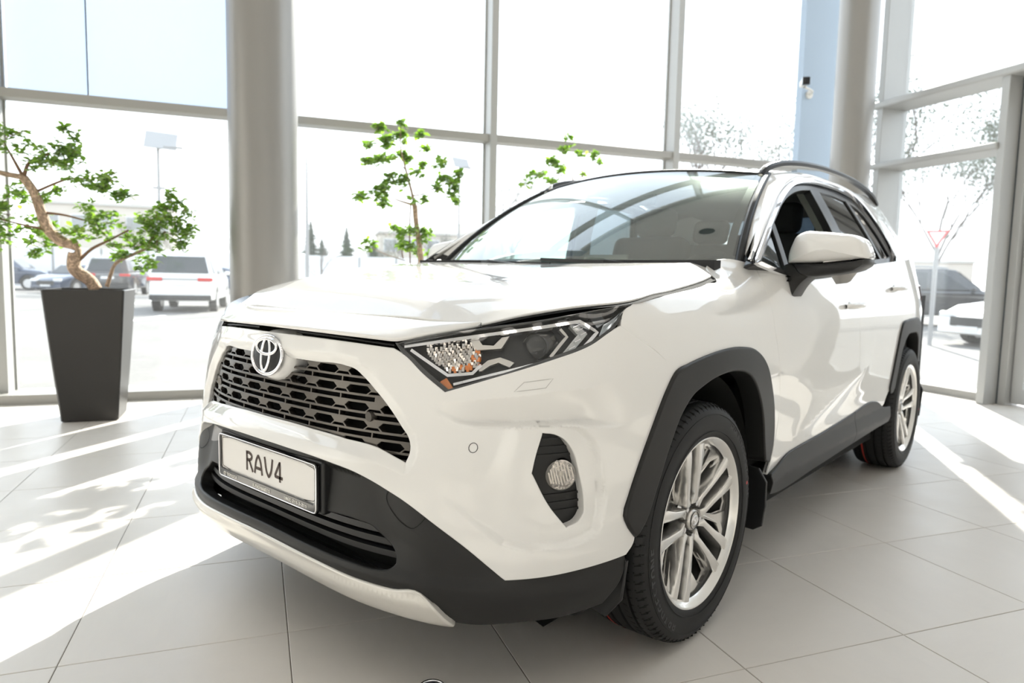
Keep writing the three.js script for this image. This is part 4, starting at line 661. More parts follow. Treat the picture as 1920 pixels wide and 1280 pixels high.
// --- door handles
function handle(l, y, len) {
  const L = [], dish = new THREE.SphereGeometry(1, 24, 16).scale(0.012, 0.03, 0.045), p = body(l, y), t = V3(...body(l + 0.05, y + 0.002)).sub(V3(...body(l - 0.05, y - 0.002))).normalize(), n = V3(1, 0.05, 0);
  const A = V3(...body(l - len / 2, y)), B = V3(...body(l + len / 2, y + 0.006)), P = [A.clone().addScaledVector(n, 0.002), A.clone().lerp(B, 0.14).addScaledVector(n, 0.024), A.clone().lerp(B, 0.5).addScaledVector(n, 0.036), A.clone().lerp(B, 0.86).addScaledVector(n, 0.030), B.clone().addScaledVector(n, 0.002)];
  return [taperTube(P, [0.010, 0.0125, 0.013, 0.0125, 0.010], 12), dish.translate(p[0] - 0.0095, p[1] - 0.004, p[2])];
}
pair('door_handle', handle(3.03, 0.983, 0.20)[0], M.paint); pair('handle_cup', handle(3.00, 0.983, 0.20)[1], M.cupGrey);
pair('door_handle', handle(3.86, 1.063, 0.20)[0], M.paint); pair('handle_cup', handle(3.83, 1.063, 0.20)[1], M.cupGrey);
// --- cabin: roof, pillars, glass
const gl = (o, d) => (z, y) => { const p = glassAt(z, y), e = 1e-3, n = V3(...glassAt(z, y + e)).sub(V3(...glassAt(z, y - e))).cross(V3(...glassAt(z + e, y)).sub(V3(...glassAt(z - e, y)))).normalize(); if (n.x < 0) n.negate(); return [p[0] + n.x * d, p[1] + n.y * d, p[2] + n.z * d]; };
const OPEN = [[-0.446, 1.146, 1], [-0.713, 1.304], [-1.012, 1.447], [-1.18, 1.503], [-1.33, 1.534], [-1.50, 1.555], [-1.70, 1.566], [-2.05, 1.566], [-2.25, 1.545], [-2.38, 1.50], [-2.52, 1.40], [-2.655, 1.245, 1], [-2.60, 1.222], [-1.875, 1.176], [-1.2, 1.132], [-0.85, 1.114], [-0.69, 1.113]];
// white frame: a strip bulging between the windscreen / roof edge and the window opening
const A_IN = []; for (let k = 0; k <= 8; k++) { const p = screenAt(1, k / 8); A_IN.push([p[0] + 0.018, p[1] - 0.002, p[2] - 0.004]); }
for (const z of [-1.25, -1.45, -1.7, -2.0, -2.3, -2.6, -2.9]) A_IN.push([...(() => { const p = roofAt(0.585, z); return [0.585 + 0.02 * sstep(-1.1, -1.3, z), p[1] - 0.004, z]; })()]);
const A_OUT = [[-0.425, 1.147], [-0.56, 1.226], [-0.70, 1.305], [-0.86, 1.382], [-1.0, 1.449], [-1.12, 1.493], [-1.22, 1.523], [-1.33, 1.545], [-1.45, 1.562], [-1.56, 1.571], [-1.70, 1.579], [-1.88, 1.582], [-2.08, 1.578], [-2.28, 1.553], [-2.42, 1.50], [-2.55, 1.41]].map(([z, y]) => gl(0, 0.004)(z, y));
const curve3 = (L) => new THREE.CatmullRomCurve3(L.map((p) => V3(...p)), false, 'centripetal'), cIn = curve3(A_IN), cOut = curve3(A_OUT);
function frameAt(t, w) {
  t = clamp(t, 0, 1);
  const a = cIn.getPoint(t), b = cOut.getPoint(t), k = lerp(0.022, 0.018, t), m = a.clone().add(b).multiplyScalar(0.5).add(V3(0.75, 0.62, lerp(0.45, 0, Math.min(1, t * 2))).normalize().multiplyScalar(2 * k)), s = 1 - w;
  return [s * s * a.x + 2 * s * w * m.x + w * w * b.x, s * s * a.y + 2 * s * w * m.y + w * w * b.y, s * s * a.z + 2 * s * w * m.z + w * w * b.z];
}
{ const g = panel(frameAt, [[0.01, 0, 1], [0.3, 0], [0.6, 0], [0.99, 0, 1], [0.99, 1, 1], [0.6, 1], [0.3, 1], [0.01, 1, 1]], { flip: true, sa: 2.4, sb: 0.12, h: 0.03, step: 0.02, depth: 0.012, r: 0.003 });
  pair('pillar_frame', g, M.paint); }
pair('rear_pillar', panel(gl(0, 0.004), [[-2.40, 1.515, 1], [-2.53, 1.425], [-2.665, 1.245, 1], [-2.60, 1.213, 1], [-3.2, 1.225], [-3.52, 1.235, 1], [-3.42, 1.36], [-3.2, 1.52], [-3.05, 1.585], [-2.75, 1.625, 1], [-2.42, 1.60, 1]], { flip: true, h: 0.03, r: 0.004 }), M.paint);
part('roof', panel(roofAt, [[0.575, -1.11, 1], [0.4, -1.055], [0, -1.02], [-0.4, -1.055], [-0.575, -1.11, 1], [-0.60, -1.4], [-0.60, -2.9], [-0.58, -3.2, 1], [0, -3.25], [0.58, -3.2, 1], [0.60, -2.9], [0.60, -1.4]], { flip: true, h: 0.04, depth: 0.02, r: 0.004 }), M.paint);
part('tailgate_glass', (() => { const g = new THREE.BufferGeometry(), P = [[-0.50, 1.56, -3.2], [0.50, 1.56, -3.2], [0.56, 1.24, -3.50], [-0.56, 1.24, -3.50]]; g.setAttribute('position', new THREE.Float32BufferAttribute(P.flat(), 3)); g.setIndex([0, 1, 2, 0, 2, 3]); g.computeVertexNormals(); return g; })(), M.tint);
part('windscreen', panel(screenAt, both([[0, -0.05], [0.5, -0.05], [0.985, -0.04, 1], [0.985, 0.99, 1], [0.5, 0.995], [0, 0.995]]), { sa: 0.70, sb: 0.72, h: 0.03, depth: 0.004, r: 0.001 }), M.screen);
part('screen_band', [panel(screenAt, both([[0, -0.06, 1], [0.99, -0.06, 1], [0.99, 0.06, 1], [0.9, 0.035], [0.5, 0.02], [0, 0.015]]), { sa: 0.70, sb: 0.72, h: 0.04, depth: 0.001, r: 0.001, off: -0.005 }), ...[1, -1].map((s) => ribbon(screenAt, [[s * 0.955, 0.04], [s * 0.955, 0.5], [s * 0.955, 0.97]], 0.03, -0.005, { sa: 0.70, sb: 0.72 })), ribbon(screenAt, [[-0.96, 0.985], [0, 0.985], [0.96, 0.985]], 0.022, -0.005, { sa: 0.70, sb: 0.72 })], M.darkPlastic);
for (const s of [1, -1]) part('screen_moulding', sweep(Array.from({ length: 15 }, (_, k) => { const p = screenAt(s, k / 14); return [p[0] + s * 0.004, p[1] + 0.001, p[2] + 0.001]; }), [[-0.014, -0.012], [0.014, -0.012], [0.013, 0.004], [0.006, 0.009], [-0.006, 0.009], [-0.013, 0.004]], V3(s * 0.3, 0.7, 0.65)), M.plastic);
part('screen_moulding', tube(Array.from({ length: 21 }, (_, k) => screenAt(-1 + k / 10, 0.995)), 0.006, 6, 60), M.darkPlastic);
part('windscreen', panel(screenAt, both([[0, -0.05], [0.5, -0.05], [0.97, -0.04, 1], [0.97, 0.98, 1], [0.5, 0.985], [0, 0.985]]), { sa: 0.70, sb: 0.72, h: 0.03, depth: 0, off: -0.005 }), M.screenInner);
// cowl and wipers
part('cowl', panel((u, v) => { const p = screenAt(u, 0), q = [p[0], p[1] - 0.014, p[2] + 0.02], h = [p[0], 1.098, p[2] + 0.18]; return [lerp(q[0], h[0], v), lerp(q[1], h[1], v), lerp(q[2], h[2], v)]; }, both([[0, 0], [0.97, 0, 1], [0.95, 1, 1], [0, 1]]), { sa: 0.75, sb: 0.2, h: 0.05, depth: 0.02, flip: true }), M.darkPlastic);
for (const [x0, x1] of [[0.12, -0.62], [0.66, 0.02]]) { const at = (x, v, lift) => { const p = screenAt(x / 0.757, v); return [p[0], p[1] + lift * 0.75, p[2] + lift * 0.66]; };
  const W = part('wiper', taperTube([at(x0, -0.09, -0.004), at(lerp(x0, x1, 0.3), -0.05, 0.008), at(lerp(x0, x1, 0.55), -0.02, 0.012)].map((p) => V3(...p)), [0.008, 0.006, 0.005], 8), M.darkPlastic); obj('blade', sweep([0.05, 0.25, 0.5, 0.75, 1].map((t) => at(lerp(x0, x1, t), lerp(-0.045, -0.005, t), 0.006)), [[-0.004, -0.006], [0.004, -0.006], [0.003, 0.006], [-0.003, 0.006]]), M.darkPlastic, W); }
// chrome surround, black door frames, glass
pair('window_chrome', ribbon(gl(0, 0.006), OPEN, 0.019, 0, { closed: true, thick: 0.012, step: 0.02 }), M.chrome);
const inset = (d) => OPEN.map((p, i) => { const n = OPEN.length, a = OPEN[(i + n - 1) % n], b = OPEN[(i + 1) % n], t = [b[0] - a[0], b[1] - a[1]], L = Math.hypot(...t); return [p[0] - t[1] / L * d, p[1] + t[0] / L * d, p[2]]; });
{ const c = OPEN.reduce((s, p) => [s[0] + p[0] / OPEN.length, s[1] + p[1] / OPEN.length], [0, 0]); const q = inset(0.01)[6], out = Math.hypot(q[0] - c[0], q[1] - c[1]) > Math.hypot(OPEN[6][0] - c[0], OPEN[6][1] - c[1]); globalThis.__in = out ? -1 : 1; }
const IN = (d) => inset(d * globalThis.__in);
const ringIn = IN(0.034), F_WIN = [[-0.79, 1.128, 1], [-0.80, 1.318, 1], [-1.012, 1.418], [-1.18, 1.472], [-1.33, 1.503], [-1.487, 1.522, 1], [-1.585, 1.178, 1], [-1.2, 1.152]], Q_WIN = [[-0.52, 1.150, 1], [-0.755, 1.292, 1], [-0.745, 1.128, 1]], R_WIN = [[-1.735, 1.188, 1], [-1.632, 1.528, 1], [-1.85, 1.534], [-2.08, 1.527, 1], [-2.30, 1.225, 1]], C_WIN = [[-2.34, 1.228, 1], [-2.135, 1.522, 1], [-2.24, 1.508], [-2.36, 1.465], [-2.49, 1.37], [-2.60, 1.25, 1], [-2.56, 1.243]];
pair('door_frame', panel(gl(0, -0.004), IN(0.006), { holes: [F_WIN, Q_WIN, R_WIN, C_WIN], flip: true, h: 0.04, depth: 0.03, r: 0.003 }), M.frameBlack);
pair('quarter_light', panel(gl(0, -0.012), Q_WIN, { flip: true, h: 0.05, depth: 0 }), M.sideGlass);
pair('rear_side_glass', panel(gl(0, -0.012), R_WIN, { flip: true, h: 0.05, depth: 0 }), M.tint); pair('rear_side_glass', panel(gl(0, -0.012), C_WIN, { flip: true, h: 0.05, depth: 0 }), M.tint);
part('front_side_glass', mirrorX(panel(gl(0, -0.012), F_WIN, { flip: true, h: 0.05, depth: 0 })), M.sideGlass);
pair('belt_seal', ribbon(gl(0, 0.003), [[-0.70, 1.094], [-1.2, 1.115], [-1.875, 1.159], [-2.62, 1.207]], 0.016, 0, { thick: 0.012, step: 0.03 }), M.plastic);
pair('pillar_base_trim', panel(frameAt, [[0.004, 0.02, 1], [0.035, 0.02, 1], [0.025, 0.98, 1], [0.004, 0.98, 1]], { flip: true, sa: 2.4, sb: 0.12, h: 0.03, off: 0.0015, depth: 0.004 }), M.plastic);
// roof rails
{ const P = [[0.588, 1.545, -1.085], [0.592, 1.578, -1.135], [0.597, 1.612, -1.25], [0.602, 1.638, -1.42], [0.606, 1.663, -1.72], [0.606, 1.675, -2.1], [0.602, 1.668, -2.5], [0.594, 1.635, -2.85], [0.585, 1.595, -3.0]], c = new THREE.CatmullRomCurve3(P.map((p) => V3(...p)));
  const pts = c.getPoints(40), g = sweep(pts, [[-0.014, -0.012], [0.014, -0.012], [0.016, 0.002], [0.008, 0.012], [-0.008, 0.012], [-0.016, 0.002]]); pair('roof_rail', g, M.plastic);
  pair('roof_rail_tip', new THREE.SphereGeometry(1, 20, 14).scale(0.017, 0.014, 0.05).rotateX(0.85).translate(0.588, 1.552, -1.10), M.satin); }
part('roof_aerial', extrude([[0, 0], [0.16, 0], [0.06, 0.055], [0.03, 0.062]], 0.03, 0.008).rotateY(Math.PI / 2).translate(-0.015, 1.612, -2.9), M.paint);
part('spoiler', box(1.04, 0.03, 0.20, 0, 1.575, -3.22, 0.012), M.paint);
// --- door mirrors: outline seen from ahead, lofted rearward
function loft(outline, rings) { const n = outline.length, pos = [], idx = [], cx = outline.reduce((s, p) => s + p[0], 0) / n, cy = outline.reduce((s, p) => s + p[1], 0) / n;
  for (const [k, z, dx = 0] of rings) for (const p of outline) pos.push(cx + (p[0] - cx) * k + dx, cy + (p[1] - cy) * k, z);
  for (let i = 0; i < rings.length - 1; i++) for (let j = 0; j < n; j++) { const a = i * n + j, b = i * n + (j + 1) % n; idx.push(a, b, a + n, b, b + n, a + n); }
  const g = new THREE.BufferGeometry(); g.setAttribute('position', new THREE.Float32BufferAttribute(pos, 3)); g.setIndex(idx); return toCreasedNormals(outward(g).toNonIndexed(), 0.7); }
{ const zf = -0.72, CAP = smoothPoly([[0.853, 1.1557, 1], [0.854, 1.1871], [0.866, 1.2271], [0.883, 1.2596], [0.909, 1.2715], [0.968, 1.2704], [1.039, 1.2623], [1.084, 1.2531], [1.104, 1.2390], [1.122, 1.2022], [1.128, 1.1827], [1.126, 1.1730, 1], [1.054, 1.1654], [0.989, 1.1589], [0.925, 1.1557]], 0.008), LOWER = smoothPoly([[0.865, 1.1551, 1], [0.925, 1.1551], [0.989, 1.1584], [1.054, 1.1649], [1.126, 1.1719, 1], [1.125, 1.1557], [1.102, 1.1362], [1.059, 1.1221], [1.000, 1.1124], [0.943, 1.1059], [0.897, 1.1146]], 0.008);
  for (const s of [1, -1]) { const G = new THREE.Group(); G.name = 'door_mirror'; car.add(G); const m = (g) => s > 0 ? g : mirrorX(g);
    obj('mirror_cap', m(loft(CAP, [[0.90, zf - 0.135], [0.985, zf - 0.11], [1, zf - 0.05], [0.985, zf - 0.012], [0.93, zf + 0.012], [0.80, zf + 0.028], [0.5, zf + 0.042], [0.001, zf + 0.047]])), M.paint, G);
    obj('mirror_shell', m(loft(LOWER, [[0.90, zf - 0.132], [0.985, zf - 0.11], [1, zf - 0.05], [0.98, zf - 0.014], [0.9, zf + 0.006], [0.6, zf + 0.018], [0.001, zf + 0.024]])), M.darkPlastic, G);
    obj('mirror_glass', m(loft(CAP.map((p) => [p[0], p[1] - 0.012]), [[0.86, zf - 0.136], [0.001, zf - 0.1355]])), M.chrome, G);
    obj('indicator', m(sweep([[0.984, 1.1638, zf + 0.012], [1.033, 1.1687, zf + 0.012], [1.087, 1.1752, zf + 0.004], [1.122, 1.1817, zf - 0.025], [1.130, 1.1882, zf - 0.07]], [[-0.004, -0.005], [0.004, -0.005], [-0.143, -0.0826], [-0.004, 0.006]])), M.satin, G);
    obj('indicator_lens', m(sweep([[1.076, 1.1773, zf + 0.009], [1.109, 1.1817, zf - 0.008], [1.128, 1.1860, zf - 0.045], [1.132, 1.1903, zf - 0.08]], [[-0.003, -0.008], [0.004, -0.008], [-0.143, -0.0805], [-0.003, 0.008]])), M.chrome, G);
    obj('mirror_arm', m(loft(smoothPoly([[0.786, 1.1016], [0.816, 1.1124], [0.842, 1.1535], [0.881, 1.1557], [0.919, 1.1514], [0.931, 1.1059, 1], [0.908, 1.0853], [0.890, 1.0604], [0.875, 1.0323, 1], [0.857, 1.0345], [0.805, 1.0529]], 0.008), [[0.9, zf - 0.13], [1, zf - 0.11], [1, zf - 0.03], [0.94, zf - 0.012], [0.7, zf - 0.004], [0.001, zf]])), M.plastic, G); } }
// --- cabin inside
part('cabin_floor', [box(1.56, 0.05, 2.9, 0, 0.40, -1.9), box(1.5, 0.75, 0.05, 0, 0.78, -0.35), box(0.06, 0.6, 2.9, 0.80, 0.72, -1.95), box(0.06, 0.6, 2.9, -0.80, 0.72, -1.95), box(1.4, 0.5, 0.05, 0, 0.75, -3.3)], M.cloth);
part('headliner', panel(roofAt, [[0.53, -1.17, 1], [-0.53, -1.17, 1], [-0.56, -3.1, 1], [0.56, -3.1, 1]], { off: (a, b) => 0.05, flip: true, h: 0.08, depth: 0 }).translate(0, -0.1, 0), M.trimGrey);
for (const s of [1, -1]) { part('pillar_trim', panel(frameAt, [[0.02, 0.05, 1], [0.98, 0.05, 1], [0.98, 0.95, 1], [0.02, 0.95, 1]], { sa: 2.4, sb: 0.12, h: 0.06, depth: 0, flip: true, off: -0.03 }).scale(s, 1, 1), M.trimGrey);
  part('centre_pillar', sweep([[0.755 * s, 1.1, -1.65], [0.705 * s, 1.35, -1.60], [0.61 * s, 1.54, -1.54]], [[-0.05, -0.02], [0.05, -0.02], [0.05, 0.02], [-0.05, 0.02]]), M.trimGrey); }
part('dashboard', [box(1.48, 0.16, 0.42, 0, 1.03, -0.66, 0.06), box(1.42, 0.22, 0.2, 0, 0.93, -0.80, 0.05), box(0.42, 0.12, 0.18, 0.38, 1.09, -0.74, 0.05), box(0.26, 0.5, 0.5, 0, 0.72, -0.95, 0.04)], M.cloth);
part('display', box(0.24, 0.15, 0.018, 0, 1.12, -0.80, 0.006).rotateX(0), M.glossBlack);
{ const S = part('steering_wheel', new THREE.TorusGeometry(0.185, 0.016, 12, 48).rotateX(-0.45).translate(0.38, 1.04, -1.03), M.cloth); obj('wheel_hub', [box(0.15, 0.10, 0.05, 0, 0, 0, 0.025).rotateX(-0.45).translate(0.38, 1.04, -1.02), box(0.34, 0.03, 0.02, 0, 0, 0, 0.008).rotateX(-0.45).translate(0.38, 1.04, -1.025)], M.cloth, S); }
function seat(x, z, w, bench) { const S = part('seat', [box(w, 0.16, 0.50, 0, 0.66, 0.02, 0.06), box(w * 0.96, 0.66, 0.15, 0, 0, 0, 0.06).rotateX(-0.28).translate(0, 1.02, -0.30)].map((g) => g.translate(x, 0, z)), M.cloth);
  for (const h of bench ? [-0.42, 0, 0.42] : [0]) { obj('headrest', box(0.26, 0.17, 0.10, 0, 0, 0, 0.045).rotateX(-0.25).translate(x + h, 1.43, z - 0.42), M.cloth, S); obj('headrest_post', [tube([[x + h - 0.06, 1.28, z - 0.37], [x + h - 0.06, 1.38, z - 0.41]], 0.007, 6), tube([[x + h + 0.06, 1.28, z - 0.37], [x + h + 0.06, 1.38, z - 0.41]], 0.007, 6)], M.chrome, S); } }
seat(0.37, -1.48, 0.52); seat(-0.37, -1.48, 0.52); seat(0, -2.35, 1.28, true);
part('rear_view_mirror', [box(0.24, 0.07, 0.03, 0, 1.47, -1.02, 0.014), box(0.12, 0.08, 0.05, 0, 1.545, -1.05, 0.02)], M.cloth);
part('sun_visor', box(0.38, 0.012, 0.14, 0.34, 1.545, -1.22, 0.005), M.trimGrey); part('sun_visor', box(0.38, 0.012, 0.14, -0.34, 1.545, -1.22, 0.005), M.trimGrey);
for (const s of [1, -1]) part('tail_light', panel(body, (s > 0 ? (L) => L : flipL)([[4.60, 1.08, 1], [4.60, 0.99, 1], [5.28, 1.0, 1], [5.28, 1.10, 1]]), { off: 0.006, h: 0.04 }), mat(new THREE.Color(0.05, 0.004, 0.004), 0.1, 0, { clearcoat: 1 }));
part('rear_bumper', panel(body, (() => [[4.70, 0.60, 1], [5.90, 0.60, 1], [5.90, 0.30, 1], [4.66, 0.30, 1]])(), { off: 0.015, h: 0.05 }), M.plastic); part('rear_bumper', panel(body, [[-4.70, 0.60, 1], [-5.90, 0.60, 1], [-5.90, 0.30, 1], [-4.66, 0.30, 1]], { off: 0.015, h: 0.05 }), M.plastic);
part('tailgate', panel(body, flipL([[5.26, 1.26, 1], [5.98, 1.26], [5.98, 0.62], [5.26, 0.62, 1]]), { h: 0.05 }), M.paint);
// ---------------------------------------------------------------- potted trees by the windows
const leafMats = [[0.22, 0.40, 0.03], [0.30, 0.50, 0.05], [0.15, 0.29, 0.025], [0.40, 0.55, 0.08]].map((c) => mat(new THREE.Color(...c), 1, 0, { transmission: 0.6, thickness: 0, side: THREE.DoubleSide }));
const barkTex = noiseTex(128, (u, v, n) => { const c = 0.70 + 0.34 * (n(2, 2, 1) - 0.5) + 0.22 * (n(4, 1, 1) - 0.5); return [c, c * 0.86, c * 0.74]; });
const bark = mat(0xffffff, 0.8, 0, { map: barkTex, bumpMap: barkTex, bumpScale: 0.006 }), twigMat = mat(new THREE.Color(0.22, 0.13, 0.08), 0.8);
function leafGeo(len, wid, fold, curl) {     // pointed-oval leaf, folded along its middle
  const pos = [], idx = [], S = [[0, 0.05], [0.22, 0.62], [0.5, 1], [0.75, 0.8], [1, 0.02]];
  for (const [t, w] of S) { const y = -curl * t * t; pos.push(-wid * w / 2, y + fold * w, len * t, 0, y, len * t, wid * w / 2, y + fold * w, len * t); }
  for (let i = 0; i < S.length - 1; i++) { const a = i * 3; for (const k of [0, 1]) idx.push(a + k, a + 3 + k, a + 1 + k, a + 1 + k, a + 3 + k, a + 4 + k); }
  const g = new THREE.BufferGeometry(); g.setAttribute('position', new THREE.Float32BufferAttribute(pos, 3)); g.setIndex(idx); g.computeVertexNormals(); return g;
}
const LEAVES = [leafGeo(0.058, 0.040, 0.004, 0.008), leafGeo(0.070, 0.044, 0.006, 0.014), leafGeo(0.046, 0.034, 0.003, 0.004)];
// clusters: [u, y, v, ru, ry, rv, leaves]; branches: lists of [u, y, v] with start and end radii
function pottedTree(t, o, clusters, branches, single = 290) {
  const L = (u, y, v) => room(u, y, v).sub(t.position);
  branches.forEach(([pts, r0, r1], i) => { const P = pts.map((p) => L(...p)); obj(i ? 'branch' : 'trunk', taperTube(P, P.map((_, k) => lerp(r0, r1, k / (P.length - 1)) * (1 + (i ? 0 : rr(-0.12, 0.12)))), 10), i > 2 ? twigMat : bark, t); });
  const put = [], twigs = [], m = new THREE.Matrix4(), q = new THREE.Quaternion(), e = new THREE.Euler();
  for (const [u, y, v, ru, ry, rv, n] of clusters) {
    const c = V3(u, y, v), k = Math.max(3, Math.round(n / 2.6));
    for (let i = 0; i < k; i++) {                       // sprigs: a twig with leaves round it
      const d = V3(rr(-1, 1), rr(-1, 1), rr(-1, 1)); while (d.length() > 1) d.set(rr(-1, 1), rr(-1, 1), rr(-1, 1));
      const a = c.clone().add(V3(d.x * ru * 0.35, d.y * ry * 0.35, d.z * rv * 0.35)), b = c.clone().add(V3(d.x * ru, d.y * ry, d.z * rv)), ax = b.clone().sub(a);
      if (ax.length() < 0.03) ax.set(0, 0.03, 0);
      twigs.push(tube([L(a.x, a.y, a.z), L((a.x + b.x) / 2, (a.y + b.y) / 2 + 0.01, (a.z + b.z) / 2), L(b.x, b.y, b.z)], 0.0022, 4, 4));
      const per = Math.round(n * o.dense / k);
      for (let j = 0; j < per; j++) {
        const f = rr(0.35, 1.08), p = a.clone().addScaledVector(ax, f).add(V3(rr(-0.016, 0.016), rr(-0.016, 0.016), rr(-0.016, 0.016)));
        e.set(rr(-0.9, 0.5), rr(0, 6.283), rr(-0.6, 0.6), 'YXZ'); q.setFromEuler(e); const s = rr(0.75, 1.2) * (o.size ?? 1);
        put.push([L(p.x, p.y, p.z), q.clone(), s, Math.floor(rnd() * 3), Math.floor(rnd() * rnd() * 4)]);
      }
    }
  }
  obj('twigs', twigs, twigMat, t); t.children[t.children.length - 1].userData.kind = 'stuff';
  const order = put.map((p, i) => [p, i]).sort((A, B) => A[0][0].clone().add(t.position).distanceTo(camera.position) - B[0][0].clone().add(t.position).distanceTo(camera.position)), rest = [[], [], [], []];
  order.forEach(([[p, qq, s, g, k]], i) => {
    if (i < single) { const l = new THREE.Mesh(LEAVES[g], leafMats[k]); l.name = 'leaf'; l.castShadow = l.receiveShadow = true; l.position.copy(p); l.quaternion.copy(qq); l.scale.setScalar(s); t.add(l); }
    else rest[k].push(LEAVES[g].clone().applyMatrix4(m.compose(p, qq, V3(s, s, s))));
  });
  rest.forEach((r, k) => { if (r.length) tag(obj('leaf', r, leafMats[k], t), null, null, null, 'stuff'); });
}
function planter(t, wb, wt, h, m) {          // tapered square pot, hollow at the top
  const ring = (w, y, r = 0.012) => { const L = []; for (const [sx, sz] of [[1, 1], [-1, 1], [-1, -1], [1, -1]]) L.push([sx * w / 2 - sx * (sx * sz > 0 ? 0 : r), y, sz * w / 2 - sz * (sx * sz > 0 ? r : 0)], [sx * w / 2 - sx * (sx * sz > 0 ? r : 0), y, sz * w / 2 - sz * (sx * sz > 0 ? 0 : r)]); return L; };
  const rows = [ring(wb - 0.03, 0), ring(wb, 0.008), ring(lerp(wb, wt, 0.35) + 0.004, h * 0.35), ring(lerp(wb, wt, 0.7) + 0.004, h * 0.7), ring(wt, h - 0.006), ring(wt - 0.008, h), ring(wt - 0.036, h), ring(wt - 0.04, h - 0.05)], pos = rows.flat(2), idx = [];
  for (let i = 0; i < rows.length - 1; i++) for (let j = 0; j < 8; j++) { const a = i * 8 + j, b = i * 8 + (j + 1) % 8; idx.push(a, b, a + 8, b, b + 8, a + 8); }
  for (let j = 1; j < 7; j++) idx.push(0, j, j + 1);
  let g = new THREE.BufferGeometry(); g.setAttribute('position', new THREE.Float32BufferAttribute(pos, 3)); g.setIndex(idx); g = toCreasedNormals(outward(g).toNonIndexed(), 0.5); g.rotateY(ROOM_TURN);
  obj('pot', g, m, t); obj('soil', box(wt - 0.05, 0.03, wt - 0.05, 0, h - 0.055, 0).rotateY(ROOM_TURN), mat(new THREE.Color(0.05, 0.035, 0.025), 0.95), t);
}
const potMat = mat(new THREE.Color(0.022, 0.020, 0.018), 0.36);
{ // --- the crooked tree at the left
  const c = room(-1.935, 0, -3.25), t = thing('potted_tree', 'crooked small-leaved tree in a tall tapered anthracite planter by the window', 'potted plant', [c.x, 0, c.z]);
  planter(t, 0.355, 0.50, 0.935, potMat);
  const v = -3.25, K = 0.00478, U = (px) => -1.91 + (px - 177) * K, Y = (py, px = 177) => 0.955 + (539 - py) * 0.00452 + (px - 177) * 0.0001, B = (L, r0, r1, dv = 0) => [L.map(([x, y], i) => [U(x), Y(y, x), v + dv * i / (L.length - 1)]), r0, r1];
  const C = (x, y, rx, ry, n, dv = 0) => [U(x), Y(y, x), v + dv, rx * K * 1.12, ry * K * 1.12, Math.max(rx, ry) * K * 0.9, n];
  pottedTree(t, { size: 0.74, dense: 5.2 }, [C(22, 300, 38, 32, 85), C(70, 322, 40, 32, 80, 0.08), C(120, 340, 42, 30, 80, -0.05), C(15, 345, 36, 26, 45, 0.1), C(150, 335, 22, 24, 30), C(185, 375, 36, 26, 62, 0.05), C(210, 385, 18, 18, 24), C(60, 425, 42, 30, 75, 0.08), C(45, 465, 34, 24, 40), C(105, 450, 28, 30, 38, -0.1), C(105, 480, 22, 14, 14), C(180, 440, 34, 28, 55, 0.05), C(155, 455, 20, 18, 18), C(105, 395, 40, 22, 40, -0.12), C(285, 415, 34, 36, 80), C(265, 450, 40, 34, 85, 0.05), C(225, 480, 32, 24, 48), C(298, 455, 22, 24, 35), C(245, 500, 22, 16, 20), C(145, 300, 20, 14, 14), C(-20, 320, 26, 40, 40)],
    [B([[179, 545], [171, 530], [152, 512], [152, 492], [156, 477], [138, 470], [121, 452], [112, 425], [104, 395], [92, 373]], 0.046, 0.030), B([[92, 373], [60, 366], [30, 348], [-10, 325]], 0.020, 0.008, 0.1), B([[193, 540], [199, 520], [206, 503], [232, 487], [256, 474], [275, 450]], 0.014, 0.008), B([[156, 500], [176, 480], [200, 466], [226, 450]], 0.012, 0.006, 0.05), B([[92, 373], [100, 350], [125, 335]], 0.014, 0.006), B([[112, 425], [140, 428], [175, 438]], 0.010, 0.005), B([[121, 452], [95, 446], [60, 436]], 0.010, 0.004, 0.1), B([[104, 395], [150, 372], [182, 372]], 0.010, 0.005), B([[92, 373], [80, 345], [70, 322]], 0.012, 0.005)]);
}
function farTree(name, label, base, spotV, refPx, refPy, K, clusters, branches, potH, single) {
  const c = room(base[0], 0, base[1]), t = thing(name, label, 'potted plant', [c.x, 0, c.z]);
  planter(t, 0.36, 0.48, potH, potMat);
  const U = (px) => base[0] + (px - refPx) * K, Y = (py) => 1.25 + (refPy - py) * K * 0.95;
  pottedTree(t, { size: 0.86, dense: 4.2 }, clusters.map(([x, y, rx, ry, n]) => [U(540 + x / 3), Y(180 + y / 3), spotV + rr(-0.08, 0.08), rx / 3 * K, ry / 3 * K, Math.max(rx, ry) / 3 * K * 0.8, n]), branches.map(([L, r0, r1]) => [L.map(([x, y]) => [U(540 + x / 3), Y(180 + y / 3), spotV]), r0, r1]), single);
}
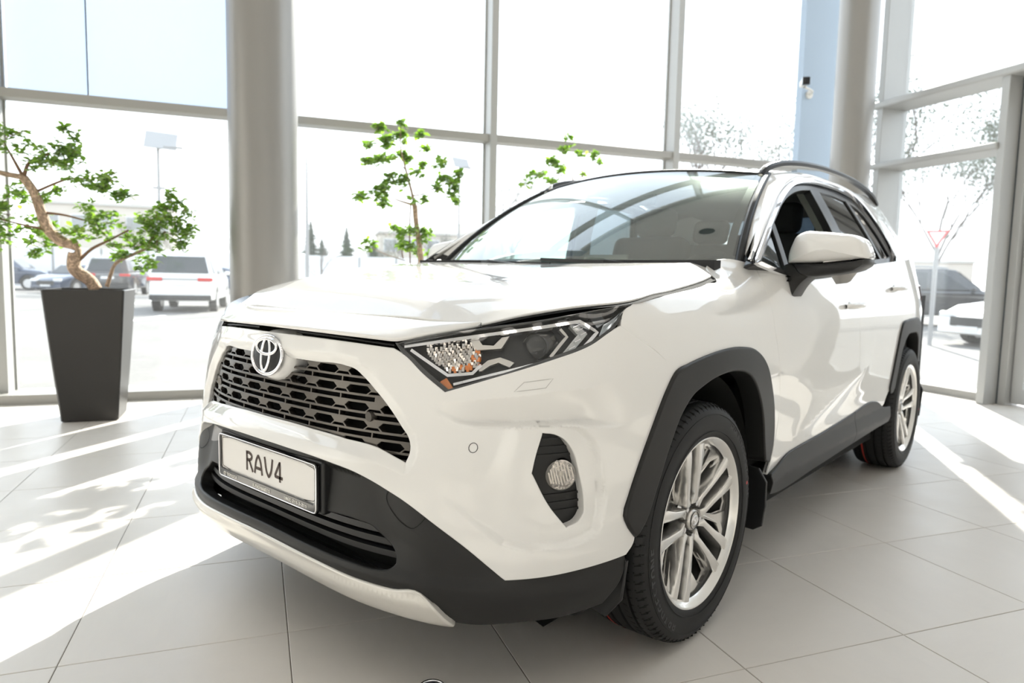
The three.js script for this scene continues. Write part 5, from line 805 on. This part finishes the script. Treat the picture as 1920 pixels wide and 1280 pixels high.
farTree('potted_tree', 'slender star-leaved tree seen above the bonnet between column and mullion', [0.52, -3.45], -3.45, 790, 480, 0.00452,
  [[630, 145, 28, 28, 10], [500, 190, 45, 32, 22], [570, 235, 60, 36, 26], [640, 205, 50, 38, 22], [732, 205, 28, 34, 12], [455, 285, 36, 22, 9], [535, 335, 80, 36, 30], [655, 320, 60, 36, 26], [440, 380, 36, 32, 14], [775, 290, 26, 26, 7], [850, 345, 60, 32, 16], [738, 395, 45, 40, 18], [975, 415, 45, 36, 18], [890, 450, 80, 30, 26], [955, 510, 45, 42, 16], [970, 580, 36, 24, 8], [838, 515, 32, 26, 10], [560, 465, 50, 36, 18], [520, 545, 72, 56, 44], [660, 465, 56, 40, 22], [700, 595, 28, 14, 4], [768, 595, 32, 28, 9], [405, 590, 40, 44, 14], [555, 610, 48, 28, 14], [640, 755, 80, 46, 28], [758, 770, 52, 60, 30], [650, 850, 60, 48, 20], [440, 850, 55, 40, 18], [745, 890, 30, 20, 8], [800, 905, 20, 12, 4]],
  [[[[760, 1150], [750, 900], [738, 800], [722, 690], [715, 600]], 0.026, 0.021], [[[715, 600], [690, 500], [655, 370], [632, 270], [632, 150]], 0.013, 0.003], [[[715, 600], [650, 585], [570, 560]], 0.012, 0.004], [[[690, 600], [686, 750], [690, 920], [700, 1150]], 0.006, 0.006], [[[700, 545], [760, 530], [850, 480], [960, 450]], 0.006, 0.003], [[[650, 920], [640, 850], [640, 760]], 0.005, 0.003], [[[735, 800], [760, 770], [780, 740]], 0.007, 0.003], [[[665, 400], [600, 340], [540, 330]], 0.005, 0.002], [[[660, 930], [560, 900], [440, 850]], 0.004, 0.002]], 0.80, 290);
farTree('potted_tree', 'thin-twigged sparse tree whose top shows just above the far roof rail', [1.93, -3.4], -3.4, 1050, 480, 0.0054,
  [[1480, 272, 24, 18, 6], [1448, 335, 42, 28, 15], [1400, 390, 52, 36, 22], [1340, 450, 62, 34, 22], [1395, 505, 46, 30, 12], [1560, 340, 42, 26, 12], [1645, 345, 30, 36, 10], [1470, 430, 24, 22, 8], [1605, 440, 18, 10, 3], [1672, 385, 24, 24, 6], [1295, 500, 40, 16, 7], [1792, 455, 24, 10, 5]],
  [[[[1560, 1150], [1555, 800], [1545, 600], [1540, 500]], 0.016, 0.008], [[[1540, 500], [1525, 455], [1500, 420]], 0.006, 0.003], [[[1500, 420], [1450, 350], [1480, 275]], 0.003, 0.002], [[[1530, 470], [1420, 440], [1330, 460]], 0.004, 0.002], [[[1540, 500], [1600, 420], [1650, 350]], 0.003, 0.002]], 0.80, 110);
// --- small things: security camera, floor spot
{ const p = room(5.19, 3.25, -4.05), t = thing('security_camera', 'small white wall-mounted security camera with a black lens hood', 'camera', [p.x, p.y, p.z], ROOM_TURN);
  obj('mount', [new THREE.CylinderGeometry(0.045, 0.045, 0.02, 24).rotateX(Math.PI / 2).translate(0, 0, 0.01), tube([[0, 0, 0.015], [-0.04, 0.01, 0.10], [-0.20, 0.03, 0.15]], 0.013, 8)], mat(new THREE.Color(0.72, 0.70, 0.66), 0.5), t);
  obj('camera_body', box(0.075, 0.075, 0.16, 0, 0, 0, 0.02).rotateY(-0.5).translate(-0.22, 0.07, 0.16), mat(new THREE.Color(0.7, 0.7, 0.68), 0.45), t);
  obj('lens_hood', [box(0.085, 0.085, 0.05, 0, 0, 0.075, 0.01).rotateY(-0.5).translate(-0.22, 0.07, 0.16), new THREE.CylinderGeometry(0.028, 0.028, 0.02, 20).rotateX(Math.PI / 2).translate(0, 0, 0.1).rotateY(-0.5).translate(-0.22, 0.07, 0.16)], M.glossBlack, t); }
{ const t = thing('floor_socket', 'round dark floor socket with a bright metal rim before the car', 'floor socket', [0.515, 0, 0.735]);
  obj('socket_rim', new THREE.LatheGeometry([[0.036, 0], [0.0365, 0.008], [0.034, 0.012], [0.031, 0.010], [0.031, 0.004]].map((a) => new THREE.Vector2(...a)), 48), M.chrome, t);
  obj('socket_cover', new THREE.CylinderGeometry(0.0315, 0.0315, 0.007, 40).translate(0, 0.0035, 0), mat(new THREE.Color(0.02, 0.02, 0.03), 0.4), t); }
// ---------------------------------------------------------------- the car park outside
const GY = -0.16, outP = (u, v, y = GY) => room(u, y, v);
const O = { white: mat(new THREE.Color(0.78, 0.78, 0.77), 0.3, 0, { clearcoat: 1 }), black: mat(new THREE.Color(0.015, 0.016, 0.02), 0.25, 0, { clearcoat: 1 }), navy: mat(new THREE.Color(0.02, 0.04, 0.085), 0.25, 0, { clearcoat: 1 }), glass: mat(new THREE.Color(0.03, 0.035, 0.04), 0.06), farGlass: mat(new THREE.Color(0.30, 0.31, 0.32), 0.3), tyre: mat(new THREE.Color(0.02, 0.02, 0.02), 0.8), rim: mat(new THREE.Color(0.5, 0.5, 0.5), 0.35, 0.7), red: mat(new THREE.Color(0.5, 0.02, 0.02), 0.2), lamp: mat(new THREE.Color(0.7, 0.72, 0.74), 0.1, 0.3), trim: mat(new THREE.Color(0.03, 0.03, 0.03), 0.6), plate: mat(new THREE.Color(0.7, 0.7, 0.7), 0.5), steel: mat(new THREE.Color(0.30, 0.30, 0.30), 0.6, 0.1), kerb: mat(new THREE.Color(0.5, 0.48, 0.45), 0.9), paintLine: mat(new THREE.Color(0.75, 0.75, 0.74), 0.8) };
// side profile (z forward, y up), body widths; lofted across so that the sides curve in
function parkedCar(label, paint, kind, u, v, turn) {
  const p = outP(u, v), t = thing('parked_car', label, 'car', [p.x, p.y, p.z], turn), S = kind === 'suv';
  const H = S ? 1.80 : 1.46, W = S ? 0.92 : 0.89, Lh = S ? 2.38 : 2.3, belt = S ? 1.12 : 0.95, wb = S ? 1.37 : 1.33, wr = S ? 0.37 : 0.325, low = S ? 0.34 : 0.24;
  const prof = S ? [[-Lh, low + 0.1], [-Lh - 0.02, 0.6], [-Lh, 0.95], [-Lh + 0.06, belt], [Lh - 1.25, belt + 0.02], [Lh - 0.45, belt - 0.06], [Lh - 0.08, belt - 0.2], [Lh, 0.7], [Lh - 0.02, low + 0.06], [Lh - 0.1, low]] : [[-Lh, low + 0.12], [-Lh - 0.01, 0.62], [-Lh + 0.04, 0.9], [-Lh + 0.2, belt + 0.03], [-Lh + 0.8, belt + 0.03], [Lh - 1.35, belt], [Lh - 0.5, belt - 0.1], [Lh - 0.12, belt - 0.26], [Lh, 0.56], [Lh - 0.02, low + 0.06], [Lh - 0.1, low]];
  const arch = (z, a0, a1) => { const L = []; for (let k = 0; k <= 10; k++) { const a = lerp(a0, a1, k / 10); L.push([z + (wr + 0.07) * Math.cos(a), wr + (wr + 0.07) * Math.sin(a)]); } return L; };
  const outline = [...prof, ...arch(wb, -0.15, Math.PI + 0.15).map((q) => [q[0], Math.max(q[1], low)]), ...arch(-wb, -0.15, Math.PI + 0.15).map((q) => [q[0], Math.max(q[1], low)]), [-Lh + 0.12, low]];
  const body = extrude(outline, 2 * W, 0.10, [], 3).rotateY(-Math.PI / 2).translate(W, 0, 0), bp = body.attributes.position;   // z' = profile's first axis
  for (let i = 0; i < bp.count; i++) { const z = bp.getZ(i), k = 1 - 0.10 * sstep(Lh - 0.7, Lh, Math.abs(z)); bp.setX(i, bp.getX(i) * k); }
  body.computeVertexNormals(); obj('body', toCreasedNormals(body, 0.6), paint, t);
  const cab = S ? [[-Lh + 0.04, belt - 0.02], [-Lh + 0.28, H - 0.10], [-Lh + 0.5, H - 0.02], [0.1, H], [0.45, H - 0.05], [Lh - 1.2, belt]] : [[-Lh + 0.45, belt], [-Lh + 1.1, H - 0.05], [-Lh + 1.5, H], [0.1, H - 0.01], [0.4, H - 0.06], [Lh - 1.25, belt - 0.02]];
  const tuck = (g) => { const q = g.attributes.position; for (let i = 0; i < q.count; i++) q.setX(i, q.getX(i) * (1 - 0.24 * clamp((q.getY(i) - belt) / (H - belt), 0, 1))); g.computeVertexNormals(); return toCreasedNormals(g, 0.6); };
  obj('roof', tuck(extrude(cab, 2 * W - 0.1, 0.05).rotateY(-Math.PI / 2).translate(W - 0.05, 0, 0)), paint, t);
  // glazing, a little proud of the cabin
  const mid = (a, b, k) => [lerp(a[0], b[0], k), lerp(a[1], b[1], k)], n = cab.length;
  for (const sd of [1, -1]) { const g = tuck(extrude([[cab[0][0] + 0.26, belt + 0.03], [cab[1][0] + 0.16, H - 0.13], [cab[3][0] + 0.02, H - 0.12], [cab[n - 1][0] - 0.34, belt + 0.03]], 0.02, 0.004).rotateY(-Math.PI / 2).translate(sd * (W - 0.046) + 0.01, 0, 0)); obj('side_window', g, O.glass, t); for (const z of S ? [-0.25, -1.3] : [-0.15]) obj('window_post', tuck(box(0.03, H - belt - 0.1, 0.07, sd * (W - 0.045), (H + belt) / 2 - 0.03, z, 0.01)), paint, t); }
  const pane = (a, b, w, off) => { const d = [b[0] - a[0], b[1] - a[1]], L = Math.hypot(...d), nx = d[1] / L * off, ny = -d[0] / L * off, A = mid(a, b, 0.10), B = mid(a, b, 0.92), q = [[-w, A], [w, A], [w * 0.84, B], [-w * 0.84, B]].map(([x, [z, y]]) => [x, y + ny, z + nx]), q2 = q.map((e) => [e[0], e[1] - ny * 0.6, e[2] - nx * 0.6]); const g = new THREE.BufferGeometry(); g.setAttribute('position', new THREE.Float32BufferAttribute([...q, ...q2].flat(), 3)); g.setIndex([0, 1, 2, 0, 2, 3, 4, 6, 5, 4, 7, 6, 0, 4, 1, 1, 4, 5, 1, 5, 2, 2, 5, 6, 2, 6, 3, 3, 6, 7, 3, 7, 0, 0, 7, 4]); return outward(g.toNonIndexed()); };
  obj('rear_window', pane(cab[0], cab[1], W - 0.14, -0.02), O.glass, t); obj('windscreen', pane(cab[n - 1], cab[n - 2], W - 0.12, 0.02), O.glass, t);
  for (const [x, z] of [[1, wb], [-1, wb], [1, -wb], [-1, -wb]]) { const w = obj('wheel', new THREE.CylinderGeometry(wr, wr, 0.22, 32).rotateZ(Math.PI / 2).translate(x * (W - 0.13), wr, z), O.tyre, t); obj('rim', new THREE.CylinderGeometry(wr * 0.66, wr * 0.62, 0.23, 10).rotateZ(Math.PI / 2).translate(x * (W - 0.128), wr, z), O.rim, w); }
  for (const x of [1, -1]) { obj('tail_light', box(0.42, S ? 0.11 : 0.15, 0.08, x * (W - 0.24), S ? 0.98 : 0.80, -Lh - 0.005 + 0.02, 0.02), O.red, t); obj('headlight', box(0.40, 0.14, 0.16, x * (W - 0.30), S ? 0.84 : 0.64, Lh - 0.09, 0.04), O.lamp, t); obj('door_mirror', box(0.16, 0.12, 0.12, x * (W + 0.06), belt + 0.06, Lh - 1.45, 0.04), paint, t); }
  obj('bumper', [box(2 * W - 0.16, 0.16, 0.10, 0, low + 0.10, -Lh + 0.02, 0.03), box(2 * W - 0.2, 0.14, 0.10, 0, low + 0.09, Lh - 0.05, 0.03)], S ? O.trim : paint, t);
  obj('grille', box(0.9, 0.2, 0.06, 0, S ? 0.80 : 0.52, Lh - 0.01, 0.02), O.trim, t);
  obj('number_plate', [box(0.52, 0.11, 0.02, 0, S ? 0.86 : 0.70, -Lh - 0.025), box(0.52, 0.11, 0.02, 0, low + 0.16, Lh + 0.005)], O.plate, t);
  if (S) { obj('tail_trim', box(0.95, 0.045, 0.03, 0, 0.99, -Lh - 0.012, 0.01), O.steel, t); obj('roof_rail', [1, -1].map((x) => tube([[x * (W - 0.26), H + 0.0, -1.9], [x * (W - 0.26), H + 0.05, -1.6], [x * (W - 0.26), H + 0.05, 0.0], [x * (W - 0.26), H, 0.25]], 0.018, 6)), O.steel, t); }
  return t;
}
const face = (du, dv) => { const d = room(du, 0, dv); return Math.atan2(d.x, d.z); };
parkedCar('white estate-type off-roader seen from behind with red tail lights', O.white, 'suv', -2.78, -22.4, face(0.06, -1));
parkedCar('dark blue saloon facing the showroom behind the tall planter', O.navy, 'sedan', -9.3, -38.5, face(-0.45, 0.9));
parkedCar('white car half hidden at the far left window frame', O.white, 'sedan', -12.6, -34.0, face(0.1, -1));
parkedCar('black off-roader parked just left of the white off-roader', O.black, 'suv', -6.9, -35.0, face(0.05, -1));
parkedCar('dark off-roader standing behind the white and blue saloons', O.navy, 'suv', -13.6, -42.5, face(1, 0.1));
parkedCar('white saloon nosing out from behind the right window post', O.white, 'sedan', 15.4, -7.4, face(-0.95, -0.15));
parkedCar('black estate car side-on behind the white saloon', O.black, 'suv', 19.6, -13.6, face(0.62, 0.79));
parkedCar('dark saloon far behind the white off-roader', O.navy, 'sedan', -2.9, -40, face(0.9, -0.4));
// kerbs, painted lines
const strip = (name, u0, v0, u1, v1, w, h, m) => { const a = outP(u0, v0), b = outP(u1, v1), L = a.distanceTo(b), g = box(w, h, L, 0, h / 2, 0); g.rotateY(Math.atan2(b.x - a.x, b.z - a.z)); g.translate((a.x + b.x) / 2, GY, (a.z + b.z) / 2); return struct(name, g, m); };
strip('kerb', -24, -31.0, -3.2, -31.0, 0.25, 0.14, O.kerb); strip('kerb', 13.0, -11.0, 30, -21.5, 0.3, 0.14, O.kerb);
[[-4.2, -14, -3.2, -18.5], [-0.6, -14.5, 0.2, -19], [-7.8, -14, -7.2, -18.5], [-5.2, -24, -4.8, -29]].forEach(([a, b, c, d]) => strip('parking_marking', a, b, c, d, 0.12, 0.006, O.paintLine));
// street lamps with flat panel heads, a mast
function streetLamp(label, u, v, h, flip) {
  const p = outP(u, v), t = thing('street_lamp', label, 'street lamp', [p.x, p.y, p.z], ROOM_TURN + flip);
  obj('pole', new THREE.CylinderGeometry(0.05, 0.09, h, 12).translate(0, h / 2, 0), O.steel, t);
  obj('solar_panel', box(1.05, 0.04, 0.78, 0, 0, 0, 0.01).rotateX(0.95).rotateZ(-0.06).translate(0.1, h + 0.05, 0), O.steel, t);
  obj('lamp_head', box(0.62, 0.07, 0.2, 0.5, h - 0.18, 0.12, 0.03), O.steel, t); obj('lamp_arm', tube([[0, h - 0.25, 0], [0.3, h - 0.2, 0.05], [0.5, h - 0.19, 0.1]], 0.03, 6), O.steel, t);
  obj('bracket', box(0.42, 0.09, 0.1, 0, h * 0.72, 0, 0.02), O.steel, t);
}
streetLamp('street lamp with a tilted flat panel, left of the thick column', -4.03, -25.3, 5.75, 0);
streetLamp('street lamp with a tilted flat panel behind the slender tree', 10.33, -37.0, 7.75, 0.2);
{ const p = outP(0.77, -21.5), t = thing('mast', 'plain tapering grey mast right beside the thick column', 'mast', [p.x, p.y, p.z]); obj('mast_pole', new THREE.CylinderGeometry(0.03, 0.085, 5.2, 12).translate(0, 2.6, 0), O.steel, t); obj('mast_base', new THREE.CylinderGeometry(0.16, 0.18, 0.06, 16).translate(0, 0.03, 0), O.steel, t); }
{ const p = outP(12.5, -8.1), t = thing('give_way_sign', 'triangular red-rimmed give-way road sign on a grey post', 'road sign', [p.x, p.y, p.z], face(-0.83, 0.55)); const tri = (r) => [[-r * 0.866, r * 0.5], [r * 0.866, r * 0.5], [0, -r]].reverse();
  obj('sign_post', new THREE.CylinderGeometry(0.045, 0.045, 2.4, 12).translate(0, 1.2, -0.045), O.steel, t);
  obj('sign_plate', extrude(tri(0.25), 0.02, 0.004).translate(0, 2.28, 0), mat(new THREE.Color(0.55, 0.03, 0.03), 0.5), t); obj('sign_face', extrude(tri(0.175), 0.006).translate(0, 2.28, 0.019), O.plate, t); }
// fences and buildings
function longWall(name, label, u0, v0, u1, v1, h, th, m) { const a = outP(u0, v0), b = outP(u1, v1), L = a.distanceTo(b), t = thing(name, label, 'fence', [(a.x + b.x) / 2, GY, (a.z + b.z) / 2], Math.atan2(b.x - a.x, b.z - a.z)); const n = Math.round(L / 2.6); for (let i = 0; i < n; i++) { obj('fence_panel', box(th, h - 0.1, L / n - 0.12, 0, h / 2 + 0.05, -L / 2 + (i + 0.5) * L / n), m, t); obj('fence_post', box(th + 0.06, h, 0.1, 0, h / 2, -L / 2 + i * L / n), O.steel, t); } }
longWall('fence', 'pale panelled boundary fence across the car park behind the cars', -30, -46, 0.5, -46, 2.45, 0.08, O.plate);
longWall('fence', 'pale panelled boundary fence seen through the middle windows', 0.9, -49, 30, -47, 2.5, 0.08, O.plate);
function building(label, u, v, w, h, d, turn, cols, rows) { const p = outP(u, v), t = thing('building', label, 'building', [p.x, p.y, p.z], ROOM_TURN + turn), m = mat(new THREE.Color(0.55, 0.50, 0.44), 0.9);
  obj('wall', box(w, h, d, 0, h / 2, 0), m, t); obj('roof', box(w + 0.4, 0.35, d + 0.4, 0, h + 0.15, 0), O.kerb, t); obj('chimney', box(1.2, 1.6, 1.2, w * 0.2, h + 1, 0), m, t);
  for (let i = 0; i < cols; i++) for (let j = 0; j < rows; j++) { const x = -w / 2 + (i + 0.5) * w / cols, y = (j + 0.55) * h / rows, f = obj('window', box(1.7, 1.6, 0.12, x, y, d / 2 + 0.01), O.plate, t); obj('pane', box(1.5, 1.4, 0.04, x, y, d / 2 + 0.07), O.farGlass, f); } }
building('pale beige building behind the crooked tree and street lamp', -17.4, -95, 14, 8.6, 8, 0.05, 5, 2);
building('low pale building far off beyond the middle fence', 22, -88, 16, 6.4, 8, -0.1, 6, 2);
building('pale block far off behind the road sign', 96, -78, 22, 4.6, 10, 0.9, 6, 1);
// --- trees
const O_bark = mat(new THREE.Color(0.17, 0.145, 0.13), 0.9), O_leafA = mat(new THREE.Color(0.085, 0.105, 0.085), 0.9), O_leafC = mat(new THREE.Color(0.20, 0.225, 0.18), 0.9), O_leafB = mat(new THREE.Color(0.16, 0.19, 0.09), 0.9, 0, { transmission: 0.3, thickness: 0, side: THREE.DoubleSide });
function branchTree(name, label, u, v, h, spread, levels, leaves, lean = 0, leafMat = O_leafB, group) {
  const p = outP(u, v), t = thing(name, label, 'tree', [p.x, p.y, p.z], rr(0, 6.28), group), wood = [], tips = [];
  const grow = (a, dir, len, r, k) => {
    const b = a.clone().addScaledVector(dir, len * 0.5).add(V3(rr(-1, 1), rr(-0.3, 0.6), rr(-1, 1)).multiplyScalar(len * 0.06)), c = b.clone().addScaledVector(dir, len * 0.5).add(V3(rr(-1, 1), 0.3, rr(-1, 1)).multiplyScalar(len * 0.08));
    wood.push(taperTube([a, b, c], [r, r * 0.8, r * 0.62], k === levels ? 9 : k > 1 ? 6 : 4)); tips.push([c, k]);
    if (k > 0) { const n = k === levels ? 4 : 3; for (let i = 0; i < n; i++) { const d = dir.clone().add(V3(rr(-1, 1), rr(-0.2, 0.75), rr(-1, 1)).multiplyScalar(spread)).normalize(); grow(i === 0 ? c : a.clone().lerp(c, rr(0.45, 1)), d, len * rr(0.58, 0.78), r * 0.52, k - 1); } }
  };
  grow(V3(0, 0, 0), V3(lean, 1, lean * 0.4).normalize(), h * 0.36, h * 0.016, levels);
  obj('trunk', wood.slice(0, 1), O_bark, t); tag(obj('branches', wood.slice(1), O_bark, t), null, null, null, 'stuff');
  if (leaves) { const L = [], m = new THREE.Matrix4(), q = new THREE.Quaternion(); for (let i = 0; i < leaves; i++) { const [c, k] = tips[Math.floor(rnd() * tips.length)]; if (k > 1) continue;  q.setFromEuler(new THREE.Euler(rr(-3, 3), rr(-3, 3), rr(-3, 3))); const s = rr(0.9, 1.9) * h / 8; L.push(LEAVES[i % 3].clone().applyMatrix4(m.compose(c.clone().add(V3(rr(-1, 1), rr(-1, 1), rr(-1, 1)).multiplyScalar(h * 0.05)), q, V3(s, s, s)))); } tag(obj('leaves', L, leafMat, t), null, null, null, 'stuff'); }
}
function conifer(label, u, v, h, group) {
  const p = outP(u, v), t = thing('conifer', label, 'tree', [p.x, p.y, p.z], 0, group), L = [];
  obj('trunk', new THREE.CylinderGeometry(0.05, h * 0.02, h * 0.95, 8).translate(0, h * 0.475, 0), O_bark, t);
  for (let i = 0; i < 240; i++) { const f = i / 240, y = h * (0.1 + 0.9 * f), R0 = h * 0.36 * Math.pow(1 - f, 0.8) * rr(0.6, 1.2) + 0.08, a = i * 2.4 + rr(-0.3, 0.3), g = new THREE.ConeGeometry(0.09 * h * (1 - f) * 0.5 + 0.07, R0, 5, 1); g.translate(0, R0 / 2, 0); g.rotateZ(-1.75 + rr(-0.2, 0.2)); g.scale(1, 0.5, 1); g.rotateY(a); g.translate(0, y, 0); L.push(g); }
  tag(obj('needles', L, O_leafA, t), null, null, null, 'stuff');
}
[[3.2, -54, 5.3, 'tall pointed conifer nearest the mast beyond the fence'], [6.4, -58, 5.2, 'second tall conifer from the mast beyond the middle fence'], [1.6, -60, 4.6, 'conifer close behind the mast, lower than its neighbour'], [9.3, -62, 4.6, 'conifer right of the others behind the slender tree'], [4.8, -63, 4.4, 'low conifer between the two tallest ones']].forEach(([u, v, h, l]) => conifer(l, u, v, h));
[[5.4, -68, 4.6, 'round hazy tree filling the gap behind the conifers'], [8.4, -72, 5.0, 'round hazy tree behind the rightmost conifer'], [11.6, -70, 4.4, 'round hazy tree just left of the slender potted trunk']].forEach(([u, v, h, l]) => branchTree('hazy_tree', l, u, v, h, 0.9, 5, 2600, 0, O_leafA));
[[-7.5, -69, 6.4, 'hazy leafless tree over the fence right of the street lamp'], [-3.5, -72, 6.8, 'broad leafless tree over the fence against the thick column'], [-1.0, -66, 5.6, 'leafless tree half hidden by the thick column'], [-11, -75, 6.6, 'leafless tree between beige building and street lamp'], [12.5, -66, 6.2, 'leafless broad tree beyond the fence left of the far lamp'], [17.5, -70, 6.4, 'leafless broad tree beyond the fence at the far lamp'], [22.5, -64, 5.2, 'leafless tree beyond the fence near the windscreen edge']].forEach(([u, v, h, l]) => branchTree('bare_tree', l, u, v, h, 0.9, 5, 2600, 0, O_leafA));
branchTree('young_tree', 'small bare young tree on the lawn beside the mast', 3.11, -42.3, 3.4, 0.8, 4, 0);
[[17.5, -22.5, 9.5, 0.10, 420, 'thin birch-like tree left of the road sign'], [23.5, -19.5, 10.5, -0.08, 520, 'leaning bare tree behind the road sign'], [29.5, -14.0, 11, 0.12, 700, 'tall sparse-leaved tree right of the road sign'], [35, -21, 12, 0.0, 700, 'tall sparse-leaved tree at the right window post'], [29, -30, 12, 0.05, 300, 'far bare tree behind the black estate car'], [44, -33, 12, 0, 700, 'far leafy tree behind the white saloon'], [12.5, -34, 8.5, 0.05, 200, 'slim bare tree next to the round column']].forEach(([u, v, h, lean, n, l]) => branchTree('roadside_tree', l, u, v, h, 0.62, 5, n * 9, lean, O_leafC));
// --- pale blue sun blinds outside the upper left panes
{ const blind = mat(new THREE.Color(0.68, 0.765, 0.90), 1, 0, { transmission: 0.55, thickness: 0 });
  for (const [a, b, l] of [[-2.69, -2.126, 'narrow pale blue translucent blind behind the upper left window'], [-2.112, -0.66, 'wide pale blue translucent blind behind the upper left window']]) { const p = room((a + b) / 2, 5.35, -4.36), t = thing('sun_blind', l, 'blind', [p.x, p.y, p.z], ROOM_TURN); obj('blind_sheet', box(b - a, 5.74, 0.003), blind, t); obj('blind_rail', [box(b - a, 0.03, 0.03, 0, -2.88, 0, 0.005), box(b - a, 0.05, 0.12, 0, 2.9, 0.03, 0.005)], R.alu, t); }
  const p = room(-2.119, 2.48, -4.352), t = thing('blind_cord', 'dark cord running down between the two pale blue blinds', 'cord', [p.x, p.y, p.z], ROOM_TURN); obj('cord', box(0.012, 5.7, 0.006, 0, 2.85, 0), R.gasket, t); }
renderer.render(scene, camera);
